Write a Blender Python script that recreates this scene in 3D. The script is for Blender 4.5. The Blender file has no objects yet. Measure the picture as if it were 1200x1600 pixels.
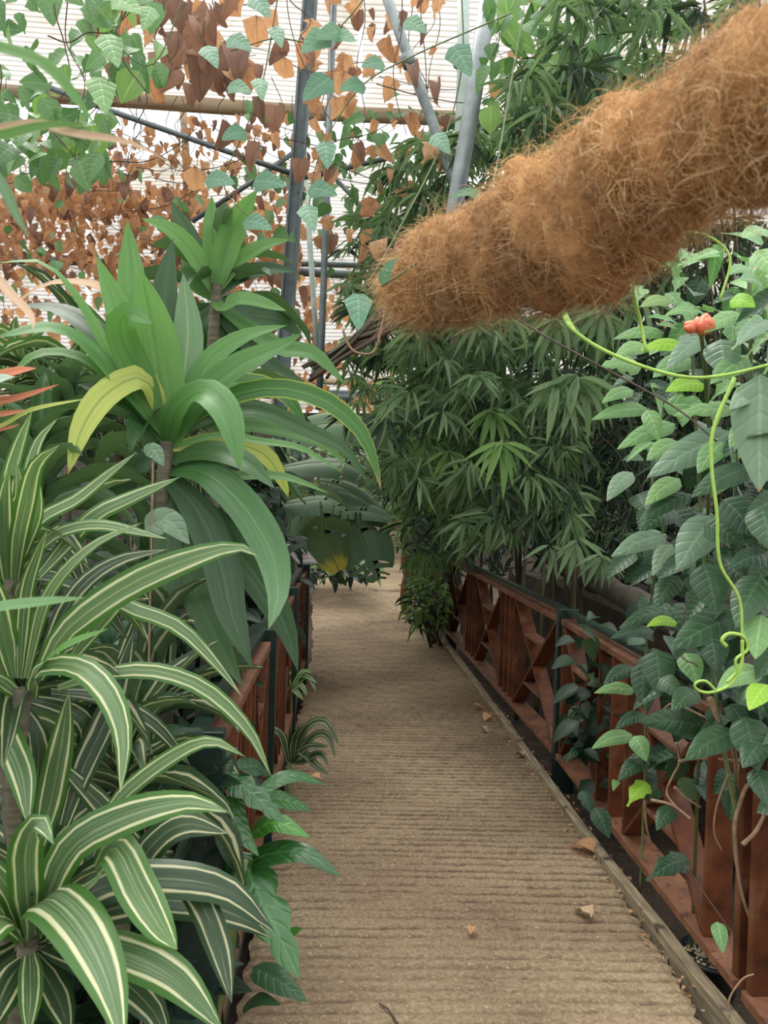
import bpy, math, random
import numpy as np
from mathutils import Vector, Matrix
random.seed(7); RNG = np.random.default_rng(11)
C = bpy.context.scene.collection
S = bpy.context.scene

# ------------------------------------------------------------------ camera
FP = 1200.0                      # focal length in pixels of the 1200x1600 frame
CAM = Vector((0, 0, 1.6))
def _n(v): return v / np.linalg.norm(v)
ROLL = math.radians(1.5)
Yc = _n(np.array([540-600, 775-800, FP]))
Zc = np.array([math.sin(ROLL), -math.cos(ROLL), 0.0]); Zc = _n(Zc - Zc.dot(Yc)*Yc)
Xc = np.cross(Yc, Zc)
cam_d = bpy.data.cameras.new('camera'); cam = bpy.data.objects.new('camera', cam_d); C.objects.link(cam)
cam_d.sensor_fit = 'HORIZONTAL'; cam_d.sensor_width = 36; cam_d.lens = 36
cam_d.clip_start = 0.02; cam_d.clip_end = 500
r_ = Vector((Xc[0], Yc[0], Zc[0])); u_ = -Vector((Xc[1], Yc[1], Zc[1])); b_ = -Vector((Xc[2], Yc[2], Zc[2]))
cam.matrix_world = Matrix(((r_.x, u_.x, b_.x, CAM.x), (r_.y, u_.y, b_.y, CAM.y), (r_.z, u_.z, b_.z, CAM.z), (0, 0, 0, 1)))
cam_d.dof.use_dof = True; cam_d.dof.focus_distance = 3.2; cam_d.dof.aperture_fstop = 11
S.camera = cam

# ------------------------------------------------------------------ light
w = bpy.data.worlds.new('world'); S.world = w; w.use_nodes = True
nt = w.node_tree; bgn = nt.nodes['Background']
tc = nt.nodes.new('ShaderNodeTexCoord'); sp = nt.nodes.new('ShaderNodeSeparateXYZ'); mr = nt.nodes.new('ShaderNodeMapRange')
nt.links.new(tc.outputs['Generated'], sp.inputs[0]); nt.links.new(sp.outputs['Z'], mr.inputs['Value'])
mr.inputs['From Min'].default_value = -0.1; mr.inputs['From Max'].default_value = 1.0
mr.inputs['To Min'].default_value = .7; mr.inputs['To Max'].default_value = 2.2
nt.links.new(mr.outputs[0], bgn.inputs['Strength'])
bgn.inputs['Color'].default_value = (0.97, 0.985, 1.0, 1)
sd = bpy.data.lights.new('sun', 'SUN'); sun = bpy.data.objects.new('sun', sd); C.objects.link(sun)
sd.energy = 2.2; sd.angle = math.radians(35); sd.color = (1.0, 0.97, 0.9)
sun.rotation_euler = (math.radians(-24), math.radians(-14), 0); sun.location = (0, 0, 20)
S.view_settings.view_transform = 'Standard'; S.view_settings.look = 'None'
S.view_settings.gamma = 1; S.view_settings.use_curve_mapping = False
S.view_settings.exposure = 0.36

# ------------------------------------------------------------------ helpers
def ray(x, y):
    c = np.array([(x-600)/FP, (y-800)/FP, 1.0])
    return np.array([c.dot(Xc), c.dot(Yc), c.dot(Zc)])
def P(x, y, d):                  # the point seen at (x, y) that lies d metres down the path
    r = ray(x, y); t = d/r[1]
    return Vector((r[0]*t, d, 1.6 + r[2]*t))
def G(x, y, z=0.0):              # where the ray meets height z
    r = ray(x, y); t = (z-1.6)/r[2]
    return Vector((r[0]*t, r[1]*t, z))
def lin(c):
    return tuple(((v/255)/12.92 if v/255 <= .04045 else ((v/255+.055)/1.055)**2.4) for v in c)
def ground_z(y): return max(0.0, 0.12*(y-9.0))

def thing(name, label, cat, loc=(0, 0, 0), group=None):
    o = bpy.data.objects.new(name, None); C.objects.link(o); o.location = loc
    o.empty_display_size = 0.1
    o['label'] = label; o['category'] = cat
    if group: o['group'] = group
    return o
def tag(o, label=None, cat=None, group=None, kind=None):
    if label: o['label'] = label
    if cat: o['category'] = cat
    if group: o['group'] = group
    if kind: o['kind'] = kind
    return o
class MB:
    def __init__(s): s.v = []; s.f = []; s.uv = {}
    def add(s, vs, fs):
        b = len(s.v); s.v += [tuple(v) for v in vs]; s.f += [tuple(i+b for i in f) for f in fs]; return s
    def box(s, c, hx, hy, hz):   # centre, three half-axis vectors
        c = Vector(c); vs = []
        for k in range(8):
            vs.append(c + hx*(1 if k & 1 else -1) + hy*(1 if k & 2 else -1) + hz*(1 if k & 4 else -1))
        return s.add(vs, [(0, 2, 3, 1), (4, 5, 7, 6), (0, 1, 5, 4), (2, 6, 7, 3), (0, 4, 6, 2), (1, 3, 7, 5)])
    def tube(s, pts, r, n=6, cap=True):
        pts = [Vector(p) for p in pts]; m = len(pts)
        if not hasattr(r, '__len__'): r = [r]*m
        up = Vector((0, 0, 1)); prev = None; b = len(s.v)
        for i, p in enumerate(pts):
            t = (pts[min(i+1, m-1)] - pts[max(i-1, 0)])
            t = t.normalized() if t.length > 1e-9 else Vector((0, 0, 1))
            if prev is None: a = t.orthogonal().normalized()
            else:
                a = prev - t*prev.dot(t); a = a.normalized() if a.length > 1e-6 else t.orthogonal().normalized()
            prev = a; c = t.cross(a)
            for k in range(n):
                th = 2*math.pi*k/n; s.v.append(tuple(p + (a*math.cos(th) + c*math.sin(th))*r[i]))
        for i in range(m-1):
            for k in range(n):
                k2 = (k+1) % n
                s.f.append((b+i*n+k, b+i*n+k2, b+(i+1)*n+k2, b+(i+1)*n+k))
        if cap:
            s.f.append(tuple(b+k for k in range(n))[::-1]); s.f.append(tuple(b+(m-1)*n+k for k in range(n)))
        return s
    def build(s, name, mat, parent=None, smooth=False, bevel=0, origin=None):
        me = bpy.data.meshes.new(name)
        if origin is None: origin = parent.location if parent else (0, 0, 0)
        o3 = Vector(origin); me.from_pydata([Vector(v) - o3 for v in s.v], [], s.f); me.update()
        me.materials.append(mat)
        if smooth: me.polygons.foreach_set('use_smooth', [True]*len(me.polygons))
        o = bpy.data.objects.new(name, me); C.objects.link(o)
        if parent: o.parent = parent
        if parent is None: o.location = o3
        elif (Vector(origin) - parent.location).length > 1e-9: o.location = Vector(origin) - parent.location
        if bevel:
            md = o.modifiers.new('bevel', 'BEVEL'); md.width = bevel; md.segments = 1; md.limit_method = 'ANGLE'
        return o
def spline(pts, n):
    pts = [np.array(p, float) for p in pts]
    if len(pts) == 2: pts = [pts[0], (pts[0]+pts[1])/2, pts[1]]
    q = [2*pts[0]-pts[1]] + pts + [2*pts[-1]-pts[-2]]
    dense = []
    for i in range(1, len(q)-2):
        for t in np.linspace(0, 1, 12, endpoint=False):
            a, b, c, d = q[i-1], q[i], q[i+1], q[i+2]
            dense.append(.5*((2*b) + (c-a)*t + (2*a-5*b+4*c-d)*t*t + (3*b-a-3*c+d)*t**3))
    dense.append(q[-2]); dense = np.array(dense)
    L = np.concatenate([[0], np.cumsum(np.linalg.norm(np.diff(dense, axis=0), axis=1))])
    s = np.linspace(0, L[-1], n)
    return np.stack([np.interp(s, L, dense[:, k]) for k in range(dense.shape[1])], 1)

# ------------------------------------------------------------------ materials
def nmat(name):
    m = bpy.data.materials.new(name); m.use_nodes = True
    return m, m.node_tree, m.node_tree.nodes['Principled BSDF']
def N(t, typ, **kw):
    n = t.nodes.new(typ)
    for k, v in kw.items():
        if k.startswith('i_'): n.inputs[k[2:].replace('_', ' ')].default_value = v
        else: setattr(n, k, v)
    return n
def ramp(t, stops, interp='LINEAR'):
    n = t.nodes.new('ShaderNodeValToRGB'); cr = n.color_ramp; cr.interpolation = interp
    while len(cr.elements) < len(stops): cr.elements.new(0.5)
    for e, (p, c) in zip(cr.elements, stops):
        e.position = p; e.color = (*c, 1) if len(c) == 3 else c
    return n
def math_(t, op, a, b=None, clamp=False):
    n = t.nodes.new('ShaderNodeMath'); n.operation = op; n.use_clamp = clamp
    for i, v in enumerate((a, b)):
        if v is None: continue
        if isinstance(v, (int, float)): n.inputs[i].default_value = v
        else: t.links.new(v, n.inputs[i])
    return n.outputs[0]
def mixc(t, fac, a, b, bt='MIX'):
    n = t.nodes.new('ShaderNodeMix'); n.data_type = 'RGBA'; n.blend_type = bt
    for i, v in ((0, fac), (6, a), (7, b)):
        if isinstance(v, (int, float)): n.inputs[i].default_value = v
        elif isinstance(v, tuple): n.inputs[i].default_value = (*v, 1) if len(v) == 3 else v
        else: t.links.new(v, n.inputs[i])
    return n.outputs[2]
def rough_mat(name, c1, c2, scale=8, rough=.7, bump=.3, bdist=.01, stretch=(1, 1, 1), metallic=0, spots=None, coord='Object', spec=.5, vary=0):
    m, t, b = nmat(name)
    co = N(t, 'ShaderNodeTexCoord'); mp = N(t, 'ShaderNodeMapping'); mp.inputs['Scale'].default_value = stretch
    t.links.new(co.outputs[coord], mp.inputs[0])
    no = N(t, 'ShaderNodeTexNoise', i_Scale=scale, i_Detail=6.0, i_Roughness=.62); t.links.new(mp.outputs[0], no.inputs['Vector'])
    rp = ramp(t, [(.3, lin(c1)), (.7, lin(c2))]); t.links.new(no.outputs[0], rp.inputs[0]); col = rp.outputs[0]
    if vary:
        oi = N(t, 'ShaderNodeObjectInfo'); col = mixc(t, math_(t, 'MULTIPLY', oi.outputs['Random'], vary), col, lin(tuple(v*.55 for v in c1)))
    if spots:
        n2 = N(t, 'ShaderNodeTexNoise', i_Scale=spots[1], i_Detail=4.0); t.links.new(co.outputs[coord], n2.inputs['Vector'])
        r2 = ramp(t, [(spots[2], (0, 0, 0)), (spots[2]+.08, (1, 1, 1))]); t.links.new(n2.outputs[0], r2.inputs[0])
        col = mixc(t, r2.outputs[0], col, lin(spots[0]))
    t.links.new(col, b.inputs['Base Color'])
    b.inputs['Roughness'].default_value = rough; b.inputs['Metallic'].default_value = metallic
    b.inputs['Specular IOR Level'].default_value = spec
    if bump:
        bp = N(t, 'ShaderNodeBump', i_Strength=bump, i_Distance=bdist); t.links.new(no.outputs[0], bp.inputs['Height']); t.links.new(bp.outputs[0], b.inputs['Normal'])
    return m
def leaf_mat(name, ca, cb, rough=.45, trans=.25, tcol=None, mid=.35, midc=None, vein=0.0, veinn=9, par=0.0, tip=None, edge=None, spec=.36, var=None):
    """ca..cb: colours between which single leaves vary.  u across, v along (UV)."""
    m, t, b = nmat(name)
    uv = N(t, 'ShaderNodeUVMap'); sx = N(t, 'ShaderNodeSeparateXYZ'); t.links.new(uv.outputs[0], sx.inputs[0])
    u, v = sx.outputs[0], sx.outputs[1]
    au = math_(t, 'ABSOLUTE', math_(t, 'SUBTRACT', math_(t, 'MULTIPLY', u, 2.0), 1.0))
    oi = N(t, 'ShaderNodeObjectInfo'); at = N(t, 'ShaderNodeAttribute', attribute_name='rnd')
    rnd = math_(t, 'FRACT', math_(t, 'ADD', oi.outputs['Random'], at.outputs['Fac']))
    no = N(t, 'ShaderNodeTexNoise', i_Scale=3.0, i_Detail=4.0)
    cx = N(t, 'ShaderNodeCombineXYZ'); t.links.new(math_(t, 'MULTIPLY', u, 3.0), cx.inputs[0]); t.links.new(v, cx.inputs[1]); t.links.new(math_(t, 'MULTIPLY', rnd, 37.0), cx.inputs[2])
    t.links.new(cx.outputs[0], no.inputs['Vector'])
    f = math_(t, 'ADD', math_(t, 'MULTIPLY', rnd, .7), math_(t, 'MULTIPLY', math_(t, 'SUBTRACT', no.outputs[0], .35), .9), True)
    col = mixc(t, f, lin(ca), lin(cb))
    hgt = None
    # streaks parallel to the midrib
    st = N(t, 'ShaderNodeTexNoise', i_Scale=1.0, i_Detail=3.0)
    c2 = N(t, 'ShaderNodeCombineXYZ'); t.links.new(math_(t, 'MULTIPLY', u, 34.0), c2.inputs[0]); t.links.new(math_(t, 'MULTIPLY', v, 1.2), c2.inputs[1]); t.links.new(math_(t, 'MULTIPLY', rnd, 11.0), c2.inputs[2])
    t.links.new(c2.outputs[0], st.inputs['Vector'])
    if par:
        pr = ramp(t, [(.35, (0, 0, 0)), (.68, (1, 1, 1))]); t.links.new(st.outputs[0], pr.inputs[0])
        col = mixc(t, math_(t, 'MULTIPLY', pr.outputs[0], par), col, tuple(min(1, x*1.9+.02) for x in lin(ca)))
        hgt = st.outputs[0]
    if var:
        # cream stripes, green margin, silver streaked centre
        wob = math_(t, 'ADD', au, math_(t, 'MULTIPLY', math_(t, 'SUBTRACT', no.outputs[0], .5), .3))
        rp = ramp(t, [(0, (.28, 0, 0)), (.05, (.0, 0, 0)), (.36, (.0, 0, 0)), (.50, (0, 0, 0)), (.55, (.9, 0, 0)), (.63, (.9, 0, 0)), (.70, (0, 1, 0)), (1, (0, 1, 0))])
        t.links.new(wob, rp.inputs[0]); sr = N(t, 'ShaderNodeSeparateColor'); t.links.new(rp.outputs[0], sr.inputs[0])
        sr2 = ramp(t, [(.45, (0, 0, 0)), (.62, (1, 1, 1))]); t.links.new(st.outputs[0], sr2.inputs[0])
        col = mixc(t, math_(t, 'MULTIPLY', sr2.outputs[0], .45), col, lin(var[2]))
        col = mixc(t, sr.outputs[1], col, lin(var[1])); col = mixc(t, sr.outputs[0], col, lin(var[0]))
    if vein:
        ph = math_(t, 'MULTIPLY', math_(t, 'SUBTRACT', v, math_(t, 'MULTIPLY', au, .16)), veinn*2*math.pi)
        vs = math_(t, 'POWER', math_(t, 'ABSOLUTE', math_(t, 'COSINE', math_(t, 'MULTIPLY', ph, .5))), 14.0)
        col = mixc(t, math_(t, 'MULTIPLY', vs, vein), col, tuple(min(1, x*1.6+.03) for x in lin(cb)))
        hgt = math_(t, 'SUBTRACT', 1.0, vs)
    if mid:
        mm = ramp(t, [(0, (1, 1, 1)), (.05, (.7, .7, .7)), (.11, (0, 0, 0))]); t.links.new(au, mm.inputs[0])
        col = mixc(t, math_(t, 'MULTIPLY', mm.outputs[0], mid), col, lin(midc) if midc else tuple(min(1, x*1.7+.03) for x in lin(cb)))
    if edge:
        ee = ramp(t, [(.84, (0, 0, 0)), (.98, (1, 1, 1))]); t.links.new(au, ee.inputs[0]); col = mixc(t, math_(t, 'MULTIPLY', ee.outputs[0], .8), col, lin(edge))
    if tip:
        tv = math_(t, 'ADD', v, math_(t, 'MULTIPLY', math_(t, 'SUBTRACT', no.outputs[0], .5), .2))
        tr = ramp(t, [(tip[1], (0, 0, 0)), (min(1, tip[1]+.08), (1, 1, 1))]); t.links.new(tv, tr.inputs[0]); col = mixc(t, tr.outputs[0], col, lin(tip[0]))
    # small pale specks of dust and lime
    sp2 = N(t, 'ShaderNodeTexVoronoi', i_Scale=26.0); c3 = N(t, 'ShaderNodeCombineXYZ'); t.links.new(u, c3.inputs[0]); t.links.new(math_(t, 'MULTIPLY', v, 5.0), c3.inputs[1]); t.links.new(rnd, c3.inputs[2]); t.links.new(c3.outputs[0], sp2.inputs['Vector'])
    gr = N(t, 'ShaderNodeNewGeometry')
    back = mixc(t, .2, col, lin((140, 165, 125)))
    col = mixc(t, gr.outputs['Backfacing'], col, back)
    t.links.new(col, b.inputs['Base Color']); b.inputs['Roughness'].default_value = rough; b.inputs['Specular IOR Level'].default_value = spec
    if hgt is not None:
        bp = N(t, 'ShaderNodeBump', i_Strength=.35, i_Distance=.004); t.links.new(hgt, bp.inputs['Height']); t.links.new(bp.outputs[0], b.inputs['Normal'])
    tl = N(t, 'ShaderNodeBsdfTranslucent'); ms = N(t, 'ShaderNodeMixShader'); ms.inputs[0].default_value = trans
    tint = mixc(t, .6 if tcol is None else .35, col, lin(tcol) if tcol else (.8, 1.0, .4), 'MULTIPLY')
    br = N(t, 'ShaderNodeBrightContrast'); 
    sc = N(t, 'ShaderNodeVectorMath', operation='SCALE'); sc.inputs['Scale'].default_value = 1.45; t.links.new(tint, sc.inputs[0]); t.links.new(sc.outputs[0], tl.inputs['Color'])
    t.nodes.remove(br)
    out = t.nodes['Material Output']
    t.links.new(b.outputs[0], ms.inputs[1]); t.links.new(tl.outputs[0], ms.inputs[2]); t.links.new(ms.outputs[0], out.inputs[0])
    return m
M = {}
M['green'] = leaf_mat('broad_green_leaf', (72, 116, 58), (112, 154, 84), rough=.38, trans=.28, par=.25, mid=.25, midc=(40, 84, 34))
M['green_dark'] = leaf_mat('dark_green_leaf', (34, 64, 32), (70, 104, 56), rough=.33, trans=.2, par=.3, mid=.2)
M['green_mid'] = leaf_mat('mid_green_leaf', (50, 90, 44), (86, 126, 66), rough=.36, trans=.22, par=.25, mid=.2)
M['green_edge'] = leaf_mat('yellow_edged_leaf', (58, 100, 48), (98, 138, 66), rough=.4, trans=.25, par=.25, edge=(176, 190, 70), tip=((190, 140, 105), .93))
M['yellow'] = leaf_mat('yellowing_leaf', (156, 170, 78), (186, 194, 104), rough=.5, trans=.3, par=.2, mid=.7, midc=(96, 140, 66), tip=((150, 110, 80), .94))
M['dead'] = leaf_mat('dead_tan_leaf', (150, 122, 96), (186, 160, 130), rough=.8, trans=.1, tcol=(220, 180, 130), par=.5, mid=.2)
M['deadred'] = leaf_mat('dead_rusty_leaf', (168, 96, 66), (198, 126, 88), rough=.7, trans=.15, tcol=(230, 150, 90), par=.4, mid=.2)
M['striped'] = leaf_mat('cream_striped_leaf', (62, 94, 52), (92, 122, 72), rough=.4, trans=.22, mid=0, var=((210, 210, 166), (66, 106, 44), (146, 164, 128)))
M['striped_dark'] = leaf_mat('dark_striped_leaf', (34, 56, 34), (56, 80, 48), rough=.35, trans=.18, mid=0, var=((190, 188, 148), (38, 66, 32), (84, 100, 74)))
M['philo'] = leaf_mat('glossy_lobed_leaf', (30, 72, 34), (62, 112, 50), rough=.25, trans=.15, vein=.1, veinn=7, mid=.4, spec=.6)
M['philo_light'] = leaf_mat('glossy_light_leaf', (64, 124, 44), (92, 150, 60), rough=.25, trans=.25, vein=.25, veinn=7, mid=.5, spec=.6)
M['banana'] = leaf_mat('banana_leaf', (70, 100, 72), (108, 136, 104), rough=.4, trans=.15, vein=.16, veinn=46, mid=.8, midc=(110, 138, 96))
M['banana_light'] = leaf_mat('pale_banana_leaf', (88, 122, 88), (120, 150, 112), rough=.4, trans=.25, vein=.2, veinn=40, mid=.8, midc=(150, 170, 120))
M['banana_yellow'] = leaf_mat('yellowing_banana_leaf', (76, 104, 64), (104, 126, 74), rough=.45, trans=.2, vein=.15, veinn=40, mid=.5, tip=((190, 176, 72), .84))
M['bamboo'] = leaf_mat('bamboo_leaf', (72, 98, 66), (136, 160, 116), rough=.42, trans=.34, par=.15, mid=.3)
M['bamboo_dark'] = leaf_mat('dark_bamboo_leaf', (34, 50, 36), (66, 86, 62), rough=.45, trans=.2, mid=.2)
M['bamboo_bright'] = leaf_mat('bright_bamboo_leaf', (96, 134, 72), (142, 172, 104), rough=.4, trans=.35, par=.15, mid=.4)
M['shrub'] = leaf_mat('shrub_leaf', (60, 92, 48), (130, 160, 82), rough=.4, trans=.3, mid=.3)
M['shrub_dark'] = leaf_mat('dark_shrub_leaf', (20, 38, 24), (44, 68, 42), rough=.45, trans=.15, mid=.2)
M['vine'] = leaf_mat('vine_leaf', (92, 136, 84), (142, 178, 116), rough=.42, trans=.25, vein=.07, veinn=6, mid=.35)
M['vine_back'] = leaf_mat('muted_vine_leaf', (80, 118, 74), (118, 152, 102), rough=.45, trans=.22, vein=.04, veinn=6, mid=.25)  # darker, less saturated leaf green for the hanging green vines
M['vine_pale'] = leaf_mat('pale_vine_leaf', (86, 128, 100), (116, 154, 122), rough=.5, trans=.2, vein=.05, veinn=6, mid=.25)
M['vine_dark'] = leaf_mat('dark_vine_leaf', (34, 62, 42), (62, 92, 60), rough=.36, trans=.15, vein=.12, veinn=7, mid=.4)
M['vine_grey'] = leaf_mat('grey_green_leaf', (96, 124, 100), (124, 148, 118), rough=.35, trans=.15, vein=.04, veinn=6, mid=.3, tip=((170, 120, 70), .97))
M['vine_lime'] = leaf_mat('lime_vine_leaf', (140, 196, 60), (172, 216, 84), rough=.4, trans=.4, vein=.3, veinn=7, mid=.4)
M['dried'] = leaf_mat('dried_leaf', (164, 118, 86), (220, 176, 132), rough=.75, trans=.32, tcol=(255, 225, 185), mid=.3, midc=(120, 80, 60), vein=.1, veinn=6)
M['dried_brown'] = leaf_mat('dried_brown_leaf', (120, 94, 80), (168, 130, 108), rough=.8, trans=.2, tcol=(240, 205, 170), mid=.3, midc=(90, 66, 54))
M['stem'] = rough_mat('green_stem', (74, 92, 50), (110, 120, 70), 20, .6, .2)
M['stem_bright'] = rough_mat('bright_green_stem', (140, 180, 70), (170, 205, 96), 20, .5, .1)
M['twig'] = rough_mat('dry_twig', (120, 92, 70), (170, 142, 112), 30, .8, .3)
M['twig_dark'] = rough_mat('dark_twig', (60, 50, 42), (96, 80, 66), 30, .8, .3)
M['cane'] = rough_mat('grey_cane', (70, 66, 52), (110, 104, 84), 12, .8, .5, .01, (1, 1, 6))
M['culm'] = rough_mat('bamboo_culm', (52, 46, 34), (96, 90, 62), 6, .5, .3, .005, (1, 1, .4))
M['wood'] = rough_mat('red_brown_varnished_wood', (64, 33, 17), (122, 68, 38), 9, .5, .25, .003, (1, 1, 1), spots=((110, 76, 54), 5, .6), coord='Object', vary=.5, spec=.3)
M['wood_top'] = rough_mat('worn_red_brown_wood', (88, 54, 34), (142, 96, 68), 9, .6, .3, .003, vary=.3, spots=((84, 52, 42), 30, .58))
M['metal_green'] = rough_mat('dark_green_painted_metal', (16, 32, 27), (30, 50, 43), 16, .35, .15, .002, spots=((84, 96, 90), 60, .68))
M['steel'] = rough_mat('galvanised_steel', (120, 128, 128), (160, 168, 166), 7, .45, .15, .003, metallic=.3)
M['steel_dark'] = rough_mat('dark_steel', (78, 88, 90), (110, 120, 120), 7, .5, .15, .003, metallic=.3)
M['steel_pale'] = rough_mat('pale_painted_steel', (160, 176, 168), (192, 204, 194), 7, .5, .1, .003)
M['timber_beam'] = rough_mat('weathered_beam', (128, 108, 86), (184, 164, 132), 5, .8, .3, .01, (.3, 4, 4))
M['grey_wood'] = rough_mat('weathered_grey_wood', (96, 84, 64), (158, 144, 116), 6, .85, .5, .006, (9, .9, 9), spots=((70, 58, 44), 9, .62))
M['soil'] = rough_mat('dark_soil', (34, 26, 19), (74, 58, 42), 6, .95, 1, .04, spots=((96, 78, 58), 38, .62))
M['bark'] = rough_mat('lichen_bark', (58, 52, 42), (96, 90, 76), 7, .9, .8, .02, spots=((128, 128, 108), 8, .66))
M['plank_dark'] = rough_mat('near_black_planks', (26, 24, 24), (52, 48, 46), 8, .7, .4, .005, (1, 6, 6))
M['pot'] = rough_mat('black_pot', (24, 30, 28), (44, 52, 48), 10, .5, .1)
M['pebble'] = rough_mat('pale_pebble', (150, 132, 98), (208, 190, 150), 30, .8, .2)
M['sign'] = rough_mat('dark_sign_face', (40, 44, 46), (58, 62, 62), 12, .25, .05)
M['sign_edge'] = rough_mat('pale_sign_edge', (150, 152, 150), (190, 190, 186), 12, .5, .05)
M['sign_red'] = rough_mat('dull_red_print', (120, 62, 62), (140, 80, 78), 60, .4, .0)
M['bud'] = rough_mat('orange_red_bud', (196, 70, 40), (238, 140, 96), 40, .45, .2, .002)
M['coir'] = rough_mat('coir_fibre_mat', (140, 100, 62), (206, 158, 108), 30, .95, 1, .01, spec=.1)
def fiber_mat():
    m, t, b = nmat('coir_fibre')
    at = N(t, 'ShaderNodeAttribute', attribute_name='rnd')
    rp = ramp(t, [(0, lin((178, 134, 88))), (.5, lin((234, 188, 128))), (1, lin((250, 222, 178)))]); t.links.new(at.outputs['Fac'], rp.inputs[0])
    co = N(t, 'ShaderNodeTexCoord'); no = N(t, 'ShaderNodeTexNoise', i_Scale=7.0, i_Detail=2.0); t.links.new(co.outputs['Object'], no.inputs['Vector'])
    r2 = ramp(t, [(.38, (.0, .0, .0)), (.6, (1, 1, 1))]); t.links.new(no.outputs[0], r2.inputs[0])
    col = mixc(t, math_(t, 'MULTIPLY', r2.outputs[0], .55), rp.outputs[0], lin((124, 92, 70)))
    t.links.new(col, b.inputs['Base Color']); b.inputs['Roughness'].default_value = .8; b.inputs['Specular IOR Level'].default_value = .15
    return m
M['fiber'] = fiber_mat()
def sheet_mat():
    m, t, b = nmat('white_ribbed_sheeting')
    co = N(t, 'ShaderNodeTexCoord'); uv = N(t, 'ShaderNodeUVMap')
    no = N(t, 'ShaderNodeTexNoise', i_Scale=.9, i_Detail=7.0, i_Roughness=.7); t.links.new(co.outputs['Object'], no.inputs['Vector'])
    rp = ramp(t, [(.36, lin((206, 199, 188))), (.52, lin((236, 232, 227)))]); t.links.new(no.outputs[0], rp.inputs[0])
    n2 = N(t, 'ShaderNodeTexNoise', i_Scale=1.6, i_Detail=8.0, i_Roughness=.8); t.links.new(co.outputs['Object'], n2.inputs['Vector'])
    r2 = ramp(t, [(.6, (0, 0, 0)), (.72, (1, 1, 1))]); t.links.new(n2.outputs[0], r2.inputs[0])
    col = mixc(t, math_(t, 'MULTIPLY', r2.outputs[0], .6), rp.outputs[0], lin((134, 118, 98)))
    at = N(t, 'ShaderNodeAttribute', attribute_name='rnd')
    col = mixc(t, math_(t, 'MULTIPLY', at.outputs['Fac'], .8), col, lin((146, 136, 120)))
    t.links.new(col, b.inputs['Base Color']); b.inputs['Roughness'].default_value = .5
    tl = N(t, 'ShaderNodeBsdfTranslucent'); t.links.new(col, tl.inputs['Color'])
    ms = N(t, 'ShaderNodeMixShader'); ms.inputs[0].default_value = .5
    t.links.new(b.outputs[0], ms.inputs[1]); t.links.new(tl.outputs[0], ms.inputs[2]); t.links.new(ms.outputs[0], t.nodes['Material Output'].inputs[0])
    return m
M['sheet'] = sheet_mat()
def path_mat():
    m, t, b = nmat('grooved_brown_concrete')
    co = N(t, 'ShaderNodeTexCoord')
    n1 = N(t, 'ShaderNodeTexNoise', i_Scale=1.3, i_Detail=6.0); n2 = N(t, 'ShaderNodeTexNoise', i_Scale=60.0, i_Detail=5.0, i_Roughness=.7)
    vo = N(t, 'ShaderNodeTexVoronoi', i_Scale=150.0); vo2 = N(t, 'ShaderNodeTexVoronoi', i_Scale=62.0)
    for x in (n1, n2, vo, vo2): t.links.new(co.outputs['Object'], x.inputs['Vector'])
    r1 = ramp(t, [(.3, lin((116, 96, 75))), (.7, lin((178, 158, 126)))]); t.links.new(n1.outputs[0], r1.inputs[0])
    r2 = ramp(t, [(.35, (.55, .55, .55)), (.65, (1.15, 1.15, 1.15))]); t.links.new(n2.outputs[0], r2.inputs[0])
    col = mixc(t, 1.0, r1.outputs[0], r2.outputs[0], 'MULTIPLY')
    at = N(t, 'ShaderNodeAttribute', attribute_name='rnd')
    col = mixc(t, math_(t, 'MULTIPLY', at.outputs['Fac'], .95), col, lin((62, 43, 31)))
    n4 = N(t, 'ShaderNodeTexNoise', i_Scale=2.6, i_Detail=7.0, i_Roughness=.7); t.links.new(co.outputs['Object'], n4.inputs['Vector'])
    r4 = ramp(t, [(.46, (0, 0, 0)), (.66, (1, 1, 1))]); t.links.new(n4.outputs[0], r4.inputs[0]); col = mixc(t, math_(t, 'MULTIPLY', r4.outputs[0], .5), col, lin((86, 62, 48)))
    # pale grit
    sr = N(t, 'ShaderNodeSeparateColor'); t.links.new(vo.outputs['Color'], sr.inputs[0])
    g = math_(t, 'MULTIPLY', math_(t, 'GREATER_THAN', sr.outputs[0], .86), math_(t, 'LESS_THAN', vo.outputs['Distance'], .33))
    col = mixc(t, math_(t, 'MULTIPLY', g, .6), col, lin((200, 178, 138)))
    sr2 = N(t, 'ShaderNodeSeparateColor'); t.links.new(vo2.outputs['Color'], sr2.inputs[0])
    g2 = math_(t, 'MULTIPLY', math_(t, 'GREATER_THAN', sr2.outputs[1], .95), math_(t, 'LESS_THAN', vo2.outputs['Distance'], .3))
    col = mixc(t, math_(t, 'MULTIPLY', g2, .5), col, lin((190, 166, 124)))
    t.links.new(col, b.inputs['Base Color']); b.inputs['Roughness'].default_value = .82; b.inputs['Specular IOR Level'].default_value = .3
    h = math_(t, 'ADD', n2.outputs[0], math_(t, 'MULTIPLY', g, .5))
    bp = N(t, 'ShaderNodeBump', i_Strength=.7, i_Distance=.006); t.links.new(h, bp.inputs['Height']); t.links.new(bp.outputs[0], b.inputs['Normal'])
    return m
M['path'] = path_mat()

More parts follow.
